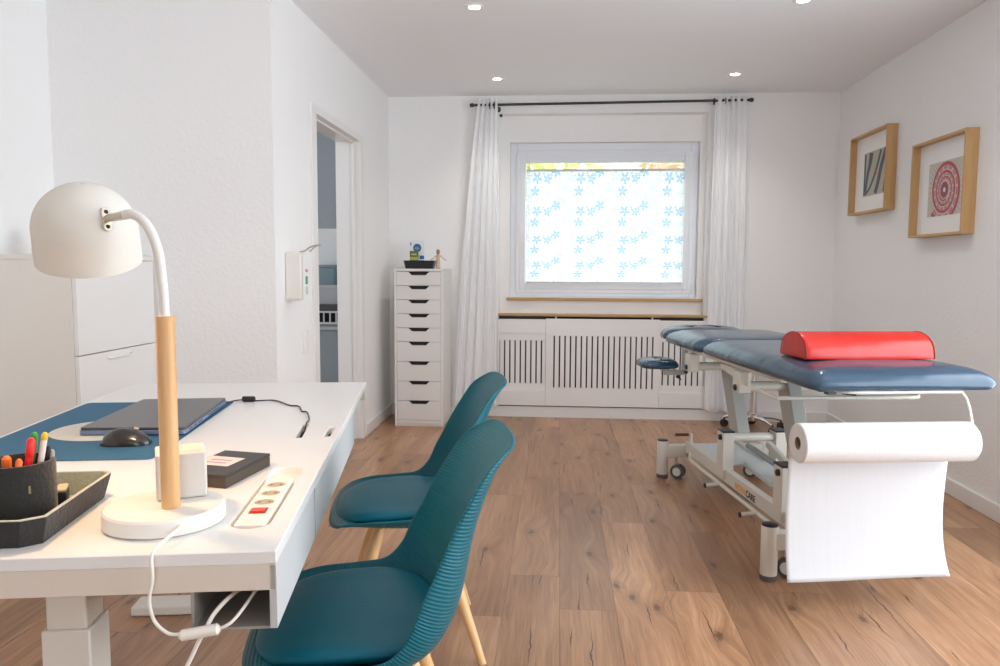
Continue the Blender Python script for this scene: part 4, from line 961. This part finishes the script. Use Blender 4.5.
# ------------------------------------------------------------------ disinfectant dispenser and switch on the doorway wall
de = empty('mounted_dispenser', (XL, 3.69, 1.0), 0, 'white wall dispenser with a metal arm lever beside the doorway', 'dispenser')
b = MB(); b.box(.0, .082, -.045, .047, .008, .242); b.build('housing', pm('dispenser_white', (.80, .77, .72), .3), de, bevel=.008)
MB().box(.0835, .0855, -.03, .05, .01, .235).build('front_plate', M['white'], de, bevel=.001)
b = MB(); b.box(.0857, .0862, .005, .040, .145, .160, 0); b.box(.0857, .0862, .005, .040, .085, .125, 1); b.box(.0857, .0862, .005, .040, .035, .075, 2); b.build('label_sticker', [pm('lab_pink', (.55, .25, .38), .5), pm('lab_green', (.05, .35, .16), .5), pm('lab_grey', (.55, .6, .65), .5)], de)
MB().tube(catmull([(.07, -.03, .243), (.095, -.03, .248), (.125, -.03, .268), (.15, -.03, .275), (.178, -.03, .277)], 5), .0035, 10).build('lever', M['steel'], de)
MB().tube([(.11, .0, .245), (.135, -.01, .265), (.16, -.03, .275)], .003, 8).build('lever', M['steel'], de)
sw = empty('light_switch', (XL, 3.93, .775), 0, 'white light switch plate low beside the door frame', 'switch')
MB().box(.0, .008, -.04, .04, -.06, .06).build('plate', M['white'], sw, bevel=.003)
for z_ in (-.027, .027): MB().box(.008, .011, -.03, .03, z_ - .024, z_ + .024).build('rocker', M['white'], sw, bevel=.002)

# ------------------------------------------------------------------ back room counter seen through the doorway
kc = empty('kitchen_counter', (-2.05, YB - .32, 0), 0, 'grey counter with a dark worktop in the back room', 'counter')
MB().box(-.80, .52, -.28, .305, .0, .755).build('counter_body', pm('counter_grey', (.30, .35, .38), .6), kc, bevel=.002)
MB().box(-.82, .54, -.30, .305, .860, .900).build('worktop', pm('worktop_dark', (.05, .045, .045), .4), kc, bevel=.003)
b = MB(); b.box(-.80, .52, -.292, -.280, .760, .775); b.box(-.80, .52, -.292, -.280, .842, .857)
for k in range(30): x = -.80 + k * .045; b.box(x, x + .009, -.292, -.280, .775, .842)
b.build('grille', pm('grille_white', (.62, .64, .66), .5), kc); MB().box(-.80, .52, -.20, -.19, .757, .860).build('grille_back', M['dark'], kc)
MB().box(-.80, .52, -.300, -.281, .722, .742).build('front_trim', pm('trim_grey', (.5, .52, .56), .5), kc)
bn = empty('plastic_bin', (-1.685, YB - .42, .9003), 0, 'low pale plastic bin on the counter in the back room', 'bin')
R = [[Vector((x * k, y * k, z_)) for x, y in rrect(-.09, .09, -.08, .08, .02)] for k, z_ in ((.90, 0), (1.0, .115), (1.07, .116), (1.07, .135), (.98, .136), (.88, .006))]
MB().rings(R).build('bin_body', pm('bin_grey', (.50, .50, .52), .6), bn, angle=30)
bk = empty('storage_box', (-1.80, YB - .20, .9003), 0, 'tall blue grey storage box behind the pale bin', 'box')
MB().prism(rrect(-.12, .12, -.07, .07, .03), 0, .265).build('box_body', pm('bin_blue', (.22, .30, .33), .6), bk, bevel=.01); MB().prism(rrect(-.124, .124, -.074, .074, .03), .266, .285).build('lid', pm('bin_blue_lid', (.25, .32, .35), .6), bk, bevel=.004)

# ------------------------------------------------------------------ light
W = bpy.data.worlds.new('daylight'); SC.world = W; W.use_nodes = True
bg = W.node_tree.nodes['Background']; bg.inputs[0].default_value = (.90, .95, 1, 1); bg.inputs[1].default_value = 3.0
def area(name, loc, rotv, sx, sy, power, col, spread=180):
    l = bpy.data.lights.new(name, 'AREA'); l.shape = 'RECTANGLE'; l.size = sx; l.size_y = sy; l.energy = power; l.color = col; l.spread = radians(spread)
    o = bpy.data.objects.new(name, l); COL.objects.link(o); o.location = loc; o.rotation_euler = rotv; return o
# daylight entering the openings behind the camera and to its right
area('daylight_rear_window', ((KW[0] + KW[1]) / 2, YK - .1, (KW[2] + KW[3]) / 2), (radians(90), 0, 0), KW[1] - KW[0], KW[3] - KW[2], 36, (.80, .90, 1))
area('daylight_side_window', (XR + .1, (RW[0] + RW[1]) / 2, (RW[2] + RW[3]) / 2), (0, radians(90), 0), RW[3] - RW[2], RW[1] - RW[0], 50, (.80, .90, 1))
for (x, y) in ((-.44, 3.95), (-.443, 5.42), (1.166, 5.38), (1.17, 3.95), (-.44, 2.5), (1.17, 2.5), (-.44, 1.05), (1.17, 1.05)):
    l = bpy.data.lights.new('ceiling_spot', 'SPOT'); l.energy = 21 if y > 3 else 7; l.spot_size = radians(120); l.spot_blend = 1; l.color = (1, .95, .88); l.shadow_soft_size = .04
    o = bpy.data.objects.new('ceiling_spot', l); COL.objects.link(o); o.location = (x, y, H - .015)
l = bpy.data.lights.new('lamp_bulb', 'POINT'); l.energy = 6; l.color = (1, .62, .32); l.shadow_soft_size = .03
o = bpy.data.objects.new('lamp_bulb', l); COL.objects.link(o); o.location = Vector((LB.x, LB.y, DH)) + CS + ax * .012
l = bpy.data.lights.new('back_room_light', 'POINT'); l.energy = 9; l.color = (.9, .95, 1); l.shadow_soft_size = .2
o = bpy.data.objects.new('back_room_light', l); COL.objects.link(o); o.location = (-2.5, 4.6, 2.1)

# ------------------------------------------------------------------ camera
f, yaw, pitch, roll = 764.57, .0763, .0859, .0055
cy_, sy_ = cos(yaw), sin(yaw)
fw = Vector((-sy_ * cos(pitch), cy_ * cos(pitch), -sin(pitch))); rg = Vector((cy_, sy_, 0)); up = rg.cross(fw)
r_ = rg * cos(roll) + up * sin(roll); u_ = -rg * sin(roll) + up * cos(roll)
cam = bpy.data.cameras.new('camera'); cam.sensor_width = 36; cam.lens = f / 1000 * 36; cam.clip_start = .05
o = bpy.data.objects.new('camera', cam); COL.objects.link(o)
m = Matrix((r_, u_, -fw)).transposed().to_4x4(); m.translation = Vector((0, 0, 1.1749)); o.matrix_world = m
SC.camera = o
vs_ = SC.view_settings; vs_.view_transform = 'Standard'; vs_.look = 'None'; vs_.exposure = 0.06; vs_.gamma = 1; vs_.use_curve_mapping = False
SC.cycles.use_denoising = True; SC.cycles.diffuse_bounces = 8; SC.cycles.max_bounces = 14; SC.cycles.transparent_max_bounces = 16; SC.cycles.caustics_reflective = False; SC.cycles.caustics_refractive = False
